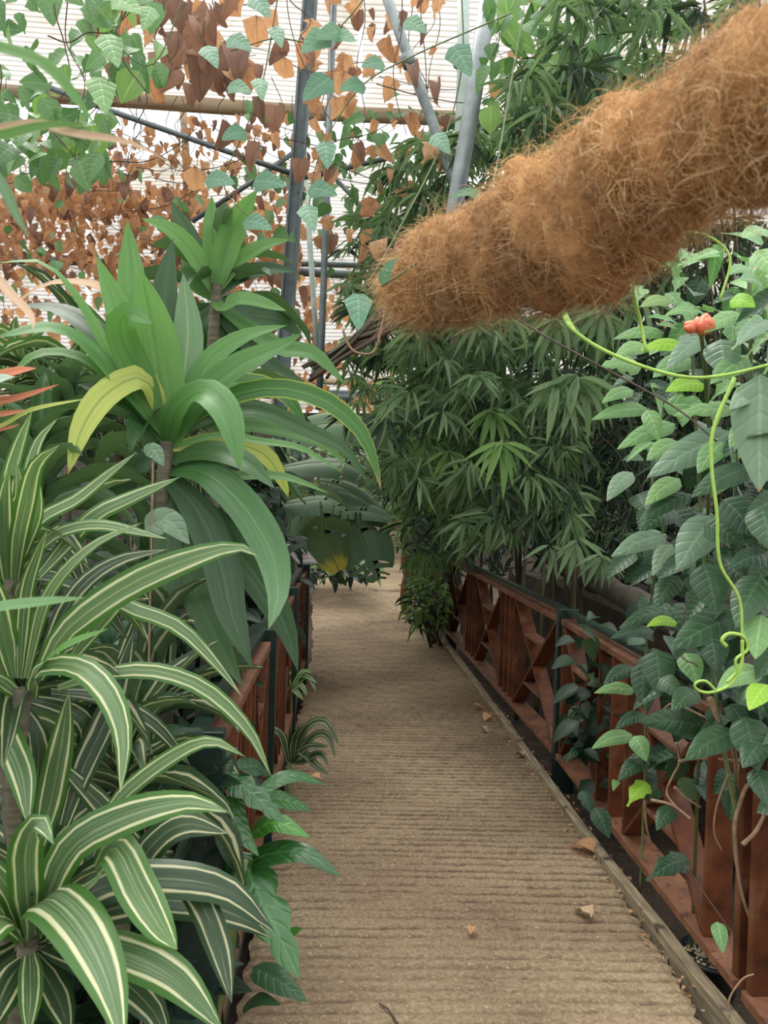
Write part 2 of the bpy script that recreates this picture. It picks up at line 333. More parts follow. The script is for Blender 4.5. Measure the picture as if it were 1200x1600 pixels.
# ------------------------------------------------------------------ leaf geometry
def prof(kind, v):
    if kind == 'strap':   return min(1, .34 + 2.1*v)**.8 * (1 - max(0, (v-.5)/.5)**2.0)**1.0 * (1 if v < .995 else .15)
    if kind == 'lance':   return max(.03, math.sin(math.pi*min(1, v**.72))**.9)
    if kind == 'ovate':   return max(.02, math.sin(math.pi*v**.62)**.75 * (1 - .25*max(0, v-.6)))
    if kind == 'heart':   return max(.02, (min(1, v*9+.25))*(1-v)**.72*1.12 if v > .22 else (.35+v*3.2)*.95)
    if kind == 'lobed':   return max(.02, (math.sin(math.pi*v**.6)**.7)*(.62+.38*abs(math.cos(v*math.pi*3.6))))
    if kind == 'ivy':     return max(.02, [.35, 1.0, .62, .8, .45, .12][min(5, int(v*6))]*(1-(v*6 % 1)) + [.35, 1.0, .62, .8, .45, .12, .02][min(5, int(v*6))+1]*(v*6 % 1))
    return 1
def leaf_data(path, nrm, wid, kind, fold=.18, wave=.0, cols=5, ph=0.0, curl=.0):
    """path: k x 3 points, nrm: k x 3 normals, wid: full width -> verts, faces, uv per vertex."""
    k = len(path); V = []; UV = []
    for i in range(k):
        v = i/(k-1); t = path[min(i+1, k-1)] - path[max(i-1, 0)]; t = t/(np.linalg.norm(t)+1e-9)
        n = nrm[i] - t*np.dot(nrm[i], t); n = n/(np.linalg.norm(n)+1e-9); s = np.cross(t, n)
        hw = wid*.5*prof(kind, v)
        for j in range(cols):
            u = -1 + 2*j/(cols-1)
            z = fold*abs(u)*hw - curl*u*u*hw + wave*wid*abs(u)*math.sin(v*15+ph+(1.7 if u > 0 else 0))
            x = u*hw*(1-.15*fold)
            V.append(path[i] + s*x + n*z); UV.append(((u+1)/2, v))
    F = [(i*cols+j, i*cols+j+1, (i+1)*cols+j+1, (i+1)*cols+j) for i in range(k-1) for j in range(cols-1)]
    return np.array(V), F, np.array(UV)
def make_mesh(name, V, F, UV, mat, rnd=None):
    me = bpy.data.meshes.new(name); V = np.asarray(V, np.float32); F = np.asarray(F, np.int32)
    k = F.shape[1]; me.vertices.add(len(V)); me.vertices.foreach_set('co', V.ravel())
    me.loops.add(F.size); me.loops.foreach_set('vertex_index', F.ravel())
    me.polygons.add(len(F)); me.polygons.foreach_set('loop_start', np.arange(0, F.size, k, dtype=np.int32))
    try: me.polygons.foreach_set('loop_total', np.full(len(F), k, np.int32))
    except Exception: pass
    me.polygons.foreach_set('use_smooth', np.ones(len(F), bool))
    if UV is not None:
        l = me.uv_layers.new(name='UVMap'); l.data.foreach_set('uv', np.asarray(UV, np.float32)[F.ravel()].ravel())
    a = me.attributes.new('rnd', 'FLOAT', 'POINT')
    a.data.foreach_set('value', np.zeros(len(V), np.float32) if rnd is None else np.asarray(rnd, np.float32))
    me.materials.append(mat); me.update(); me.validate(); return me
def link(name, me, parent=None, loc=None, label=None):
    o = bpy.data.objects.new(name, me); C.objects.link(o)
    if parent: o.parent = parent
    if loc is not None: o.location = loc
    if label: o['label'] = label
    return o
def leafpx(parent, pts, w, d0, d1, mat, kind='strap', face=(.75, .5), twist=0, fold=.22, wave=.012, curl=.1, cols=7, seg=14, label=None, name='leaf', bow=0.0):
    """one leaf whose midrib passes the given image points, from d0 (base) to d1 (tip) metres away."""
    k = len(pts); p3 = []
    for i, (x, y) in enumerate(pts):
        f = i/(k-1); p3.append(np.array(P(x, y, d0 + (d1-d0)*f + bow*math.sin(math.pi*f))))
    path = spline(p3, seg); cam0 = np.array(CAM); nr = []
    for i, p in enumerate(path):
        tc_ = _n(cam0 - p); n = tc_*face[0] + np.array([0, 0, face[1]])
        t = path[min(i+1, seg-1)] - path[max(i-1, 0)]; t = t/(np.linalg.norm(t)+1e-9)
        n = n - t*n.dot(t); n = _n(n + 1e-6)
        a = math.radians(twist)*(.3+.7*i/(seg-1)); n = n*math.cos(a) + np.cross(t, n)*math.sin(a); nr.append(n)
    wm = w*(d0+d1)/2/FP
    V, F, UV = leaf_data(path, nr, wm, kind, fold, wave, cols, random.uniform(0, 6), curl)
    V = V - np.array(parent.location)
    return link(name, make_mesh(name, V, F, UV, M[mat] if isinstance(mat, str) else mat), parent, label=label)
def template(kind, mat, droop=.3, fold=.25, wave=.0, seg=7, cols=3, curl=0, jitter=0, name='leaf', start=0.0, width=1.0):
    """leaf of length 1 along +Y and width 1 (scaled later), facing +Z."""
    ys = np.linspace(0, 1, seg); th = start
    path = []
    y = z = 0.0; ang = start
    for i in range(seg):
        path.append(np.array([0, y, z])); ang2 = start - droop*1.6*(i/(seg-1)); y += math.cos(ang2)/(seg-1); z += math.sin(ang2)/(seg-1)
    nr = [np.array([0, 0, 1.0]) + np.array([0, 1.0, 0])*max(0, droop*1.2*i/seg) for i in range(seg)]
    V, F, UV = leaf_data(np.array(path), nr, width, kind, fold, wave, cols, random.uniform(0, 6), curl)
    if jitter: V = V + RNG.normal(0, jitter, V.shape)*np.array([.6, .5, 1])
    return make_mesh(name, V, F, UV, mat)
def mtx(p, d, n, L, W):
    d = Vector(d).normalized(); n = Vector(n); n = (n - d*n.dot(d))
    if n.length < 1e-5: n = d.orthogonal()
    n.normalize(); s = d.cross(n)
    return Matrix(((s.x*W, d.x*L, n.x*L, p[0]), (s.y*W, d.y*L, n.y*L, p[1]), (s.z*W, d.z*L, n.z*L, p[2]), (0, 0, 0, 1)))
def scatter(parent, templates, mats, cap=300, name='leaf', rest_name='foliage'):
    """mats: list of (matrix, template index).  The cap largest in the frame become leaf objects, the rest one 'stuff' mesh."""
    L0 = Vector(parent.location); sc = []
    for (mm, ti) in mats:
        p = mm.translation; v = p - CAM; y = v.dot(-b_)
        s = mm.col[1].length*math.sqrt(max(1e-4, mm.col[0].length))
        if y < .05: sc.append(-1); continue
        px = 600 + FP*v.dot(r_)/y; py = 800 - FP*v.dot(u_)/y
        sc.append((s/y) if (-60 < px < 1260 and -60 < py < 1660) else -s/y)
    order = np.argsort(-np.array(sc)); T = Matrix.Translation(-L0)
    for q in order[:cap]:
        mm, ti = mats[q]; o = bpy.data.objects.new(name, templates[ti]); C.objects.link(o); o.parent = parent; o.matrix_local = T @ mm
    rest = order[cap:]
    by = {}
    for q in rest: by.setdefault(mats[q][1], []).append(mats[q][0])
    bymat = {}
    for ti, ms in by.items():
        me = templates[ti]; n = len(me.vertices); co = np.empty(n*3, np.float32); me.vertices.foreach_get('co', co); co = co.reshape(-1, 3)
        F = np.array([p.vertices[:] for p in me.polygons]); uv = np.zeros((n, 2), np.float32)
        lu = np.empty(len(me.loops)*2, np.float32); me.uv_layers[0].data.foreach_get('uv', lu); li = np.empty(len(me.loops), np.int32); me.loops.foreach_get('vertex_index', li); uv[li] = lu.reshape(-1, 2)
        A = np.array([[list(r) for r in (T @ m)] for m in ms])
        W = np.einsum('kij,nj->kni', A[:, :3, :3], co) + A[:, None, :3, 3]
        k = len(ms); VV = W.reshape(-1, 3); FF = (F[None] + (np.arange(k)*n)[:, None, None]).reshape(-1, F.shape[1])
        bymat.setdefault(me.materials[0].name, []).append((VV, FF, np.tile(uv, (k, 1)), np.repeat(RNG.random(k), n), me.materials[0]))
    for mn, lst in bymat.items():
        off = 0; Vs, Fs, Us, Rs = [], [], [], []
        for VV, FF, UU, RR, _ in lst: Vs.append(VV); Fs.append(FF+off); Us.append(UU); Rs.append(RR); off += len(VV)
        o = link(rest_name, make_mesh(rest_name, np.concatenate(Vs), np.concatenate(Fs), np.concatenate(Us), lst[0][4], np.concatenate(Rs)), parent)
        o['kind'] = 'stuff'
def rv(a=1.0): return Vector((random.gauss(0, a), random.gauss(0, a), random.gauss(0, a)))

# ================================================================== SETTING
def noise1(x, seed, octv=4):
    r = np.random.default_rng(seed); o = np.zeros_like(x)
    for k in range(octv):
        f = 2**k; o += np.sin(x*f*r.uniform(.8, 1.2) + r.uniform(0, 6.28))*r.uniform(.5, 1)/f**.6
    return o
def build_ground():
    xs = np.concatenate([np.linspace(-40, -3, 12), np.linspace(-2.8, 5, 40), np.linspace(6, 40, 12)]); ys = np.concatenate([np.linspace(-6, .5, 6), np.linspace(.7, 12, 80), np.linspace(13, 60, 20)])
    V = []
    for y in ys:
        for x in xs:
            z = ground_z(y) - .12 + .02*math.sin(x*7+y*3) + .015*math.sin(x*13-y*11) + .01*random.random()
            V.append((x, y, z))
    n = len(xs); F = [(j*n+i, j*n+i+1, (j+1)*n+i+1, (j+1)*n+i) for j in range(len(ys)-1) for i in range(n-1)]
    m = MB(); m.v = V; m.f = F; o = m.build('ground', M['soil'], smooth=True); o['kind'] = 'structure'
build_ground()
RE = [G(x, y) for x, y in ((1105, 1600), (1000, 1433), (925, 1320), (870, 1240), (820, 1175), (760, 1090), (700, 1010), (655, 968))]
RY = [0.0] + [p.y for p in RE] + [11.7, 16.2, 18]; RX = [RE[0].x] + [p.x for p in RE] + [.98, 1.30, .7]
LY = [0, 8, 10.5, 12, 13.5, 16.2, 18]; LX = [-.30, -.30, -.42, -.40, .15, .75, .5]
def build_path():
    ys = np.concatenate([np.arange(.6, 6.5, .0075), np.arange(6.5, 11, .016), np.arange(11, 18, .06)]); nc = 64
    u = np.linspace(0, 1, nc)
    Y, U = np.meshgrid(ys, u, indexing='ij')
    rag = noise1(ys*9, 3)*.010 + noise1(ys*37, 5)*.006
    xl = np.interp(ys, LY, LX) + rag; xr = np.interp(ys, RY, RX) + noise1(ys*11, 8)*.012 + noise1(ys*41, 9)*.007
    X = xl[:, None] + (xr-xl)[:, None]*U
    wob = .006*np.sin(X*3+Y*1.3) + .0022*np.sin(X*17+Y*4) + .0016*np.sin(X*47+Y*31) + .0012*np.sin(X*97+Y*57) + .02*X
    ph = (Y + wob + .03*np.sin(Y*3.1))/.058
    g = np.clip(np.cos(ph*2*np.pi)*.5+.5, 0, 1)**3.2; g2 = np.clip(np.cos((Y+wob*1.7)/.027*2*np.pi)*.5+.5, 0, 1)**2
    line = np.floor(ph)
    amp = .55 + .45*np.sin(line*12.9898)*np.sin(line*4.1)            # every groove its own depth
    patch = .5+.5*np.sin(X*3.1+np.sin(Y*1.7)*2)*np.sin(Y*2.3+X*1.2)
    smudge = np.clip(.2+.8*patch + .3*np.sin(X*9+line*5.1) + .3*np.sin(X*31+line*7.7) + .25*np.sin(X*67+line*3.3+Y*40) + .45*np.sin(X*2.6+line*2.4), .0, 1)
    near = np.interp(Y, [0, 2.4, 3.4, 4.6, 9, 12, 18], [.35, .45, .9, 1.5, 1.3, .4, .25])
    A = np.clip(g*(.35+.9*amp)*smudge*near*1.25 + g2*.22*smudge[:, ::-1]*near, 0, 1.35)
    Z = -.011*A + .0009*np.sin(X*61+Y*83) + .0008*np.sin(X*113-Y*97) - .012*(np.clip(abs(U-.5)*2-.96, 0, 1)/.04)**2
    Z = Z + np.maximum(0, .12*(Y-9))
    V = np.stack([X, Y, Z], -1).reshape(-1, 3); n = nc; rows = len(ys)
    idx = np.arange(rows*n).reshape(rows, n)
    F = np.stack([idx[:-1, :-1], idx[:-1, 1:], idx[1:, 1:], idx[1:, :-1]], -1).reshape(-1, 4)
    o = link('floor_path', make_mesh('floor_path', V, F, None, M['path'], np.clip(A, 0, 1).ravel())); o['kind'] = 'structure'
build_path()

# edging boards
def edging(pts, w, top, name, label, mat='grey_wood', bot=-.12, group=None):
    for i in range(len(pts)-1):
        a, b = pts[i], pts[i+1]; d = (b-a); L = d.length; d.normalize(); s = Vector((d.y, -d.x, 0))
        mb = MB(); k = 8; 
        for j in range(k+1):
            c = a + d*(L*j/k) + s*.002*math.sin(j*1.7+i); h = top + .002*math.sin(j*2.3+i*2)
            for (e, z) in ((0, bot), (w, bot), (w, h-.004), (w-.006, h), (.006, h), (0, h-.004)): mb.v.append(tuple(c + s*e + Vector((0, 0, z))))
        for j in range(k):
            for e in range(6):
                e2 = (e+1) % 6; mb.f.append((j*6+e, j*6+e2, (j+1)*6+e2, (j+1)*6+e))
        mb.f.append(tuple(range(6))[::-1]); mb.f.append(tuple(k*6+e for e in range(6)))
        tag(mb.build(name, M[mat], origin=a), label[i], 'edging board')
ep = [G(1150, 1612, .03), G(938, 1340, .03), G(808, 1160, .03)]
for p in ep: p.z = 0
edging([ep[0], ep[1]-Vector((0, .01, 0))], .045, .04, 'edging_board', ['grey weathered wooden edging board along the near right of the path'])
edging([ep[1], ep[2]], .045, .035, 'edging_board', ['grey wooden edging board right of the path below the green railing post'])
e3 = [G(806, 1158, .02), G(690, 998, .02)]
for p in e3: p.z = 0
edging(e3, .05, .03, 'edging_board', ['narrow dark far edging board at the foot of the right railing'])
edging([Vector((-.34, 1.2, 0)), Vector((-.34, 6.9, 0))], -.03, .03, 'edging_board', ['pale edging board along the left side of the path under the leaves'])

# ================================================================== RAILINGS
Z3 = Vector((0, 0, 1))
def board(parent, name, mat, O, u, n, s0, z0, s1, z1, t, D, bev=.003, off=0):
    a = O + u*s0 + Z3*z0 + n*off; b = O + u*s1 + Z3*z1 + n*off
    d = b-a; L = d.length; d.normalize(); q = d.cross(n).normalized()
    mb = MB(); mb.box((a+b)/2, d*(L/2), q*(t/2), n*(D/2))
    # keep the board's own coordinates so that the grain differs
    return mb.build(name, M[mat], parent, bevel=bev, origin=(a+b)/2)
def hourglass(parent, O, u, n, s0, s1, zb, zt, D):
    t = .02
    board(parent, 'diagonal_board', 'wood', O, u, n, s0+.012, zt-.01, s1-.012, zb+.01, t, D)
    board(parent, 'diagonal_board', 'wood', O, u, n, s0+.012, zb+.01, s1-.012, zt-.01, t, D*.97)
    W = s1-s0; H = zt-zb
    for f in (.28, .72):
        g = abs(.5-f)          # half width of the V at this height
        board(parent, 'crossbar', 'wood_top', O, u, n, (s0+s1)/2 - W*g, zb+H*f, (s0+s1)/2 + W*g, zb+H*f, t, D*.94)
def panel(parent, A, B, nrm, pattern, zb=.11, zt=.90, D=.095):
    """pattern: list of ('x', width) or ('p', width, inner pickets)"""
    u = (B-A); L = u.length; u.normalize(); O = Vector(A); n = nrm
    tot = sum(p[1] for p in pattern); k = (L-.05)/tot
    board(parent, 'top_rail', 'wood_top', O, u, n, 0, zt, L, zt, .035, D+.012)
    board(parent, 'bottom_rail', 'wood_top', O, u, n, 0, zb, L, zb, .035, D+.03)
    s = .025
    board(parent, 'end_board', 'wood', O, u, n, .012, zb+.018, .012, zt-.018, .024, D)
    board(parent, 'end_board', 'wood', O, u, n, L-.012, zb+.018, L-.012, zt-.018, .024, D)
    for it in pattern:
        w_ = it[1]*k
        if it[0] == 'x': hourglass(parent, O, u, n, s, s+w_, zb+.018, zt-.018, D)
        else:
            c = it[2]
            for j in range(c):
                ss = s + w_*(j/(c-1) if c > 1 else .5)
                board(parent, 'picket', 'wood', O, u, n, ss, zb+.018, ss, zt-.018, .022, D)
        s += w_
def post(parent, p, h=.97, w=.055, mat='metal_green'):
    mb = MB(); mb.box(p + Z3*(h/2-.06), Vector((w/2+.034, 0, 0)), Vector((0, w/2, 0)), Z3*(h/2+.06)); return mb.build('post', M[mat], parent, bevel=.003)
def handrail(parent, pts, w=.05, h=.028, z=.955):
    for a, b in zip(pts[:-1], pts[1:]):
        d = b-a; L = d.length; d.normalize(); q = Vector((d.y, -d.x, 0))
        mb = MB(); mb.box((a+b)/2 + Z3*z, d*(L/2), q*(w/2), Z3*(h/2)); mb.build('handrail', M['metal_green'], parent, bevel=.004)
K = [G(706, 990, .09), G(880, 1182, .09), G(1174, 1548, .09)]
for p in K: p.z = 0
dirn = (K[2]-K[1]).normalized(); K3 = K[2] - (-dirn)*1.3; K3 = K[2] + dirn*1.2
def nrm_of(a, b):
    d = (b-a).normalized(); n = Vector((d.y, -d.x, 0)); return n
rr = thing('railing', 'red-brown timber railing with green metal handrail on the right of the path', 'railing', K[1])
g0 = (K[0]-K[1]).normalized()
panel(rr, K[1]+g0*.05, K[0], nrm_of(K[0], K[1]), [('x', .95), ('p', .42, 4), ('x', .95), ('p', .42, 4), ('x', 1.0)])
panel(rr, K[1]+dirn*.055, K[2]-dirn*.0, nrm_of(K[0], K[1]), [('x', .62), ('p', .36, 3), ('x', .74), ('p', .2, 2)])
panel(rr, K[2]+dirn*.05, K3, nrm_of(K[0], K[1]), [('p', .2, 2), ('x', .8), ('p', .2, 2)])
for p in (K[0]+g0*.06, K[1], K3+dirn*.03): post(rr, p)
handrail(rr, [K[0]+g0*.1, K[1], K[2], K3])
K4 = K[0]+g0*.12; K5 = K4 + Vector((-.12, 1.1, 0))
panel(rr, K4, K5, nrm_of(K4, K5), [('p', .2, 2), ('x', .8), ('p', .2, 2)]); post(rr, K5); handrail(rr, [K4, K5])
XL = -.38
lr = thing('railing', 'red-brown timber railing with green metal handrail on the left behind the leaves', 'railing', (XL, 5.0, 0))
lp = [2.05, 3.6, 5.25, 6.95]
for a, b in zip(lp[:-1], lp[1:]):
    panel(lr, Vector((XL, a+.04, 0)), Vector((XL, b-.04, 0)), Vector((1, 0, 0)), [('x', .62), ('p', .5, 4), ('x', .62)])
for y in lp: post(lr, Vector((XL+.02, y, 0)), w=.045)
handrail(lr, [Vector((XL, 2.0, 0)), Vector((XL, 7.0, 0))])

# sign on the end of the left railing
sg = thing('information_sign', 'small tilted dark sign with a dull red panel on the left railing end', 'sign', (XL, 6.9, .97))
qa, qb, qc, qd = P(428, 838, 7.15), P(466, 880, 6.75), P(496, 882, 6.75), P(462, 836, 7.15)   # top-left, bottom-left, bottom-right, top-right
sc_ = (qa+qb+qc+qd)/4; sx_ = (qc-qb+qd-qa)/4; dn = (qb-qa+qc-qd)/4; nn = sx_.cross(dn).normalized()
if nn.z < 0: nn = -nn
mb = MB(); mb.box(sc_, sx_, dn, nn*.006); mb.build('sign_board', M['sign_edge'], sg, bevel=.003)
mb = MB(); mb.box(sc_+nn*.008, sx_*.93, dn*.95, nn*.002); mb.build('sign_face', M['sign'], sg)
mb = MB(); mb.box(sc_+nn*.011+dn*.5, sx_*.6, dn*.22, nn*.0012); mb.build('red_print', M['sign_red'], sg)
mb = MB(); mb.tube([Vector((XL, 6.88, .95)), sc_+dn*.3], .015); mb.build('bracket', M['metal_green'], sg)

# wooden post at the far right of the path, timber edging far away
pb = Vector(((641-540)/1200*9.9, 9.9, .10))
mb = MB()
pts = [pb + Vector((.02*math.sin(k*2), 0, k*.16-.15)) for k in range(9)]
mb.tube(pts, [.085+.008*math.sin(k*3) for k in range(9)], 9); tag(mb.build('wooden_post', M['wood'], origin=pb, smooth=True), 'rough brown wooden post at the right edge of the path in the shrubs', 'post')
te = [P(566, 778, 19), P(606, 816, 16.6), P(636, 826, 16.2)]
for i in range(2):
    a, b = te[i], te[i+1]; d = (b-a); L = d.length; d.normalize(); q = d.cross(Z3).normalized()
    mb = MB(); mb.box((a+b)/2 - Z3*.02, d*(L/2), q*.08, d.cross(q).normalized()*.17)
    tag(mb.build('timber_edging', M['wood_top'], origin=(a+b)/2, bevel=.01), ['brown timber bed edge running away beyond the path end', 'short brown timber bed edge across the far end of the path'][i], 'edging board')

# raised bed behind the right railing with a log, litter and dark planks
bed = MB()
bl = [Vector((2.0, 2.4, 0)), Vector((1.96, 4.0, 0)), Vector((1.95, 6.6, 0)), Vector((1.9, 9, 0))]
for i, p in enumerate(bl):
    for (e, z) in ((-.15, -.15), (-.02, .5), (.08, .80), (.5, .86), (1.5, .9), (6, 1.0)): bed.v.append((p.x+e+.03*math.sin(i*2+z*5), p.y, z))
for i in range(3):
    for e in range(5): bed.f.append((i*6+e, i*6+e+1, (i+1)*6+e+1, (i+1)*6+e))
bo = bed.build('raised_bed', M['soil'], smooth=False); bo['kind'] = 'structure'
la, lb = P(865, 872, 7.1), P(1075, 985, 4.1)
ln = 14; pts = [la.lerp(lb, k/ln) + Vector((.012*math.sin(k*1.9), 0, .012*math.sin(k*2.7+1))) for k in range(ln+1)]
mb = MB(); mb.tube(pts, [.085+.008*math.sin(k*1.3)+.004*math.sin(k*4) for k in range(ln+1)], 12)
lg = mb.build('log', M['bark'], origin=la.lerp(lb, .5), smooth=True); tag(lg, 'long mossy grey log lying behind the right railing', 'log')
pl = thing('plank_wall', 'low wall of near-black horizontal planks beyond the log on the right', 'wall', P(985, 950, 5.6))
for r in range(4):
    a = P(925, 838+r*25, 7.2); b = P(1080, 905+r*33, 5.0); d = b-a; L = d.length/2; d.normalize(); q = d.cross(Z3).normalized()
    for j in range(2):
        mb = MB(); c = a + d*(L*(j+.5)); mb.box(c+q*.006*random.uniform(-1, 1), d*(L/2-.006), q*.012, q.cross(d).normalized()*.052); mb.build('plank', M['plank_dark'], pl, bevel=.003)
mb = MB(); q0 = P(1021, 905, 5.2); mb.box(q0 - Z3*.15, Vector((.03, 0, 0)), Vector((0, .03, 0)), Z3*.45); mb.build('stake', M['bark'], pl, bevel=.004)

# ================================================================== GREENHOUSE FRAME AND SHEETS
def pipe(name, label, pts, r, mat, n=10, joints=()):
    """a single length of pipe through image points (x, y, d)"""
    p = [P(*q) for q in pts]; mb = MB(); mb.tube(p, r, n)
    root = thing(name, label, name.split('_')[-1], p[0])
    mb.build('shaft', M[mat], root, smooth=True)
    for (f, rr_) in joints:
        c = p[0].lerp(p[-1], f); d = (p[-1]-p[0]).normalized(); mb = MB(); mb.tube([c-d*.04, c+d*.04], r*1.35, n); mb.build('collar', M[mat], root, smooth=True)
    return root
def ext(p, q, f): return tuple(p[i] + (q[i]-p[i])*f for i in range(3))
def square_col(label, a, b, w, mat):
    pa, pb_ = P(*a), P(*b); d = (pb_-pa); L = d.length; d.normalize(); q = d.cross(Vector((0, 1, 0))).normalized(); s = q.cross(d)
    root = thing('steel_column', label, 'column', pb_)
    for e in (-1, 1):
        mb = MB(); mb.box((pa+pb_)/2 + q*e*w*.42, d*(L/2), q*w*.09, s*w*.5); mb.build('flange', M[mat], root, bevel=.003)
    mb = MB(); mb.box((pa+pb_)/2, d*(L/2), q*w*.4, s*w*.08); mb.build('web', M[mat], root)
    return root
square_col('dark steel column left of centre rising behind the tall dracaena', (490, -70, 6.5), (437, 640, 6.5), .115, 'steel_dark')
pipe('steel_pipe', 'thin grey upright pipe just right of the dark column', [(523, -50, 6.2), (503, 520, 6.2), (498, 640, 6.2)], .027, 'steel_dark', joints=((.45, 1),))
pipe('steel_pipe', 'thin pale upright pipe between the dark column and the grey pipe', [(472, 190, 7.2), (490, 470, 7.2), (497, 560, 7.2)], .026, 'steel_pale')
pipe('steel_pipe', 'slanting galvanised pipe leaning right towards the two uprights', [(588, -50, 5.2), (640, 95, 5.2), (716, 300, 5.2), (730, 360, 5.2)], .037, 'steel', joints=((.35, 1),))
pipe('steel_pipe', 'pale greenish upright pipe behind the thick grey pipe', [(724, -50, 5.6), (724, 100, 5.6), (716, 300, 5.6), (712, 600, 5.6)], .046, 'steel_pale', joints=((.22, 1),))
pipe('steel_pipe', 'thick grey galvanised pipe above the shaggy coir pole tip', [(772, -60, 4.9), (740, 150, 4.9), (718, 280, 4.9), (690, 460, 4.9)], .055, 'steel')
pipe('steel_pipe', 'dark horizontal pipe behind the dracaena tops', [(-60, 404, 9.5), (220, 410, 9.5), (600, 432, 9.5), (780, 440, 9.5)], .055, 'steel_dark', joints=((.22, 1), (.3, 1)))
pipe('steel_pipe', 'dark horizontal pipe just above the lower one near the uprights', [(400, 410, 9.9), (640, 416, 9.9), (760, 420, 9.9)], .04, 'steel_dark')
pipe('roof_beam', 'long tan horizontal beam under the upper roof sheets', [(-80, 140, 9.0), (180, 155, 9.0), (480, 176, 9.0), (780, 188, 9.0), (1250, 205, 9.0)], .085, 'timber_beam', 12)
pipe('brace_rod', 'thin dark diagonal rod running down right to the dark column', [(60, 130, 6.9), (170, 172, 6.9), (330, 228, 6.9), (470, 276, 6.9)], .025, 'steel_dark', 7)
pipe('brace_rod', 'thin dark rod rising right from the dark column', [(470, 278, 6.9), (560, 258, 6.9), (650, 236, 6.9), (760, 212, 6.9)], .025, 'steel_dark', 7)
pipe('brace_rod', 'thin dark diagonal rod rising right to the dark column', [(300, 346, 7.4), (385, 290, 7.4), (468, 232, 7.4)], .024, 'steel_dark', 7)
pipe('brace_rod', 'thin dark diagonal rod falling right behind the grey pipes', [(520, 275, 7.4), (600, 360, 7.4), (690, 450, 7.4)], .022, 'steel_dark', 7)
pipe('steel_beam', 'grey low horizontal beam at the far end of the greenhouse', [(380, 612, 17.5), (560, 622, 17.5), (900, 640, 17.5)], .13, 'steel_dark', 6)
pipe('roof_beam', 'yellowish far horizontal beam above the low grey beam', [(330, 590, 17.8), (560, 598, 17.8), (860, 610, 17.8)], .07, 'timber_beam', 6)
pipe('steel_pipe', 'thin white far horizontal pipe under the yellowish beam', [(330, 604, 17.4), (560, 611, 17.4), (860, 624, 17.4)], .035, 'steel_pale', 6)
pipe('steel_pipe', 'pale short upright pipe under the tan roof beam', [(286, 172, 9.3), (290, 230, 9.3), (292, 300, 9.3)], .045, 'timber_beam', 7)

def sheet(name, tl, tr, bl_, br, label, pitch=.055, depth=.006):
    """ribbed sheet between four image points (x, y, d)"""
    a, b, c, d = [np.array(P(*q)) for q in (tl, tr, bl_, br)]
    H = np.linalg.norm(c-a); n = int(H/pitch); rows = n*4+1; nc = 14
    nr = _n(np.cross(b-a, c-a)); V = []; R = []
    for i in range(rows):
        f = i/(rows-1)
        for j in range(nc):
            g = j/(nc-1); p = (a*(1-g)+b*g)*(1-f) + (c*(1-g)+d*g)*f; k = i % 4
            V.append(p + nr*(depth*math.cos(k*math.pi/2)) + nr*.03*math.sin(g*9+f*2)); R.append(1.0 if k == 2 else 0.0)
    F = [(i*nc+j, i*nc+j+1, (i+1)*nc+j+1, (i+1)*nc+j) for i in range(rows-1) for j in range(nc-1)]
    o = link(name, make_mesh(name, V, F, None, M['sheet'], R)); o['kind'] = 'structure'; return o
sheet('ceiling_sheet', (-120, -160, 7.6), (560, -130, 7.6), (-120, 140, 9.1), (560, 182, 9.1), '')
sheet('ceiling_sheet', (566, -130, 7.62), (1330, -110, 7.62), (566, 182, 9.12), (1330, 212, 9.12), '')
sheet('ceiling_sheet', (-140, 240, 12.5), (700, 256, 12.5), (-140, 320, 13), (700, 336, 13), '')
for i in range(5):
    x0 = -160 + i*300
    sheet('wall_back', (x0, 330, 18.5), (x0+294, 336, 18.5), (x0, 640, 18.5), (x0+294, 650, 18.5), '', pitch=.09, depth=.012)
wb = MB()
a, b = P(-400, 640, 18.6), P(1400, 650, 18.6); wb.v = [tuple(a), tuple(b), (b.x, b.y, 0), (a.x, a.y, 0)]; wb.f = [(0, 1, 2, 3)]
o = wb.build('wall_back_base', M['bark']); o['kind'] = 'structure'

# ================================================================== LEAF TEMPLATES
TB = [template('lance', M['bamboo'], d_, .2, seg=6) for d_ in (.1, .3, .5)]
TBd = [template('lance', M['bamboo_dark'], d_, .2, seg=6) for d_ in (.1, .4)]
TBb = [template('lance', M['bamboo_bright'], d_, .2, seg=6) for d_ in (.2, .45)]
TS = [template('ovate', M['shrub'], .25, .2, seg=6), template('lance', M['shrub'], .4, .2, seg=6)]
TSd = [template('ovate', M['shrub_dark'], .3, .2, seg=6), template('lance', M['shrub_dark'], .5, .2, seg=6)]
TD = [template('heart', M['dried'], .5, .5, seg=6, cols=5, jitter=.05, curl=-.2), template('ivy', M['dried'], .7, .3, seg=7, cols=5, jitter=.06, curl=.5), template('heart', M['dried_brown'], .9, .7, seg=6, cols=5, jitter=.06), template('ovate', M['dried'], 1.1, .6, seg=6, cols=5, jitter=.05, curl=.4)]
TV = [template('heart', M['vine'], .3, .15, seg=7, cols=5), template('ivy', M['vine'], .3, .15, seg=7, cols=5)]
TVB = [template('heart', M['vine_back'], .3, .15, seg=8, cols=5), template('ivy', M['vine_back'], .5, .2, seg=8, cols=5), template('ovate', M['vine_back'], .6, .2, seg=8, cols=5)]
TVp = [template('heart', M['vine_pale'], .3, .15, seg=7, cols=5), template('ovate', M['vine_pale'], .35, .15, seg=7, cols=5)]
TG = [template('strap', M['green_dark'], d_, .2, .02, seg=10, cols=5, start=s_) for d_, s_ in ((.5, .5), (.8, .8), (1.1, .9))]
TW = [template('strap', M['striped'], d_, .2, .015, seg=10, cols=5, start=s_) for d_, s_ in ((.5, .5), (.8, .8), (1.1, .9))]
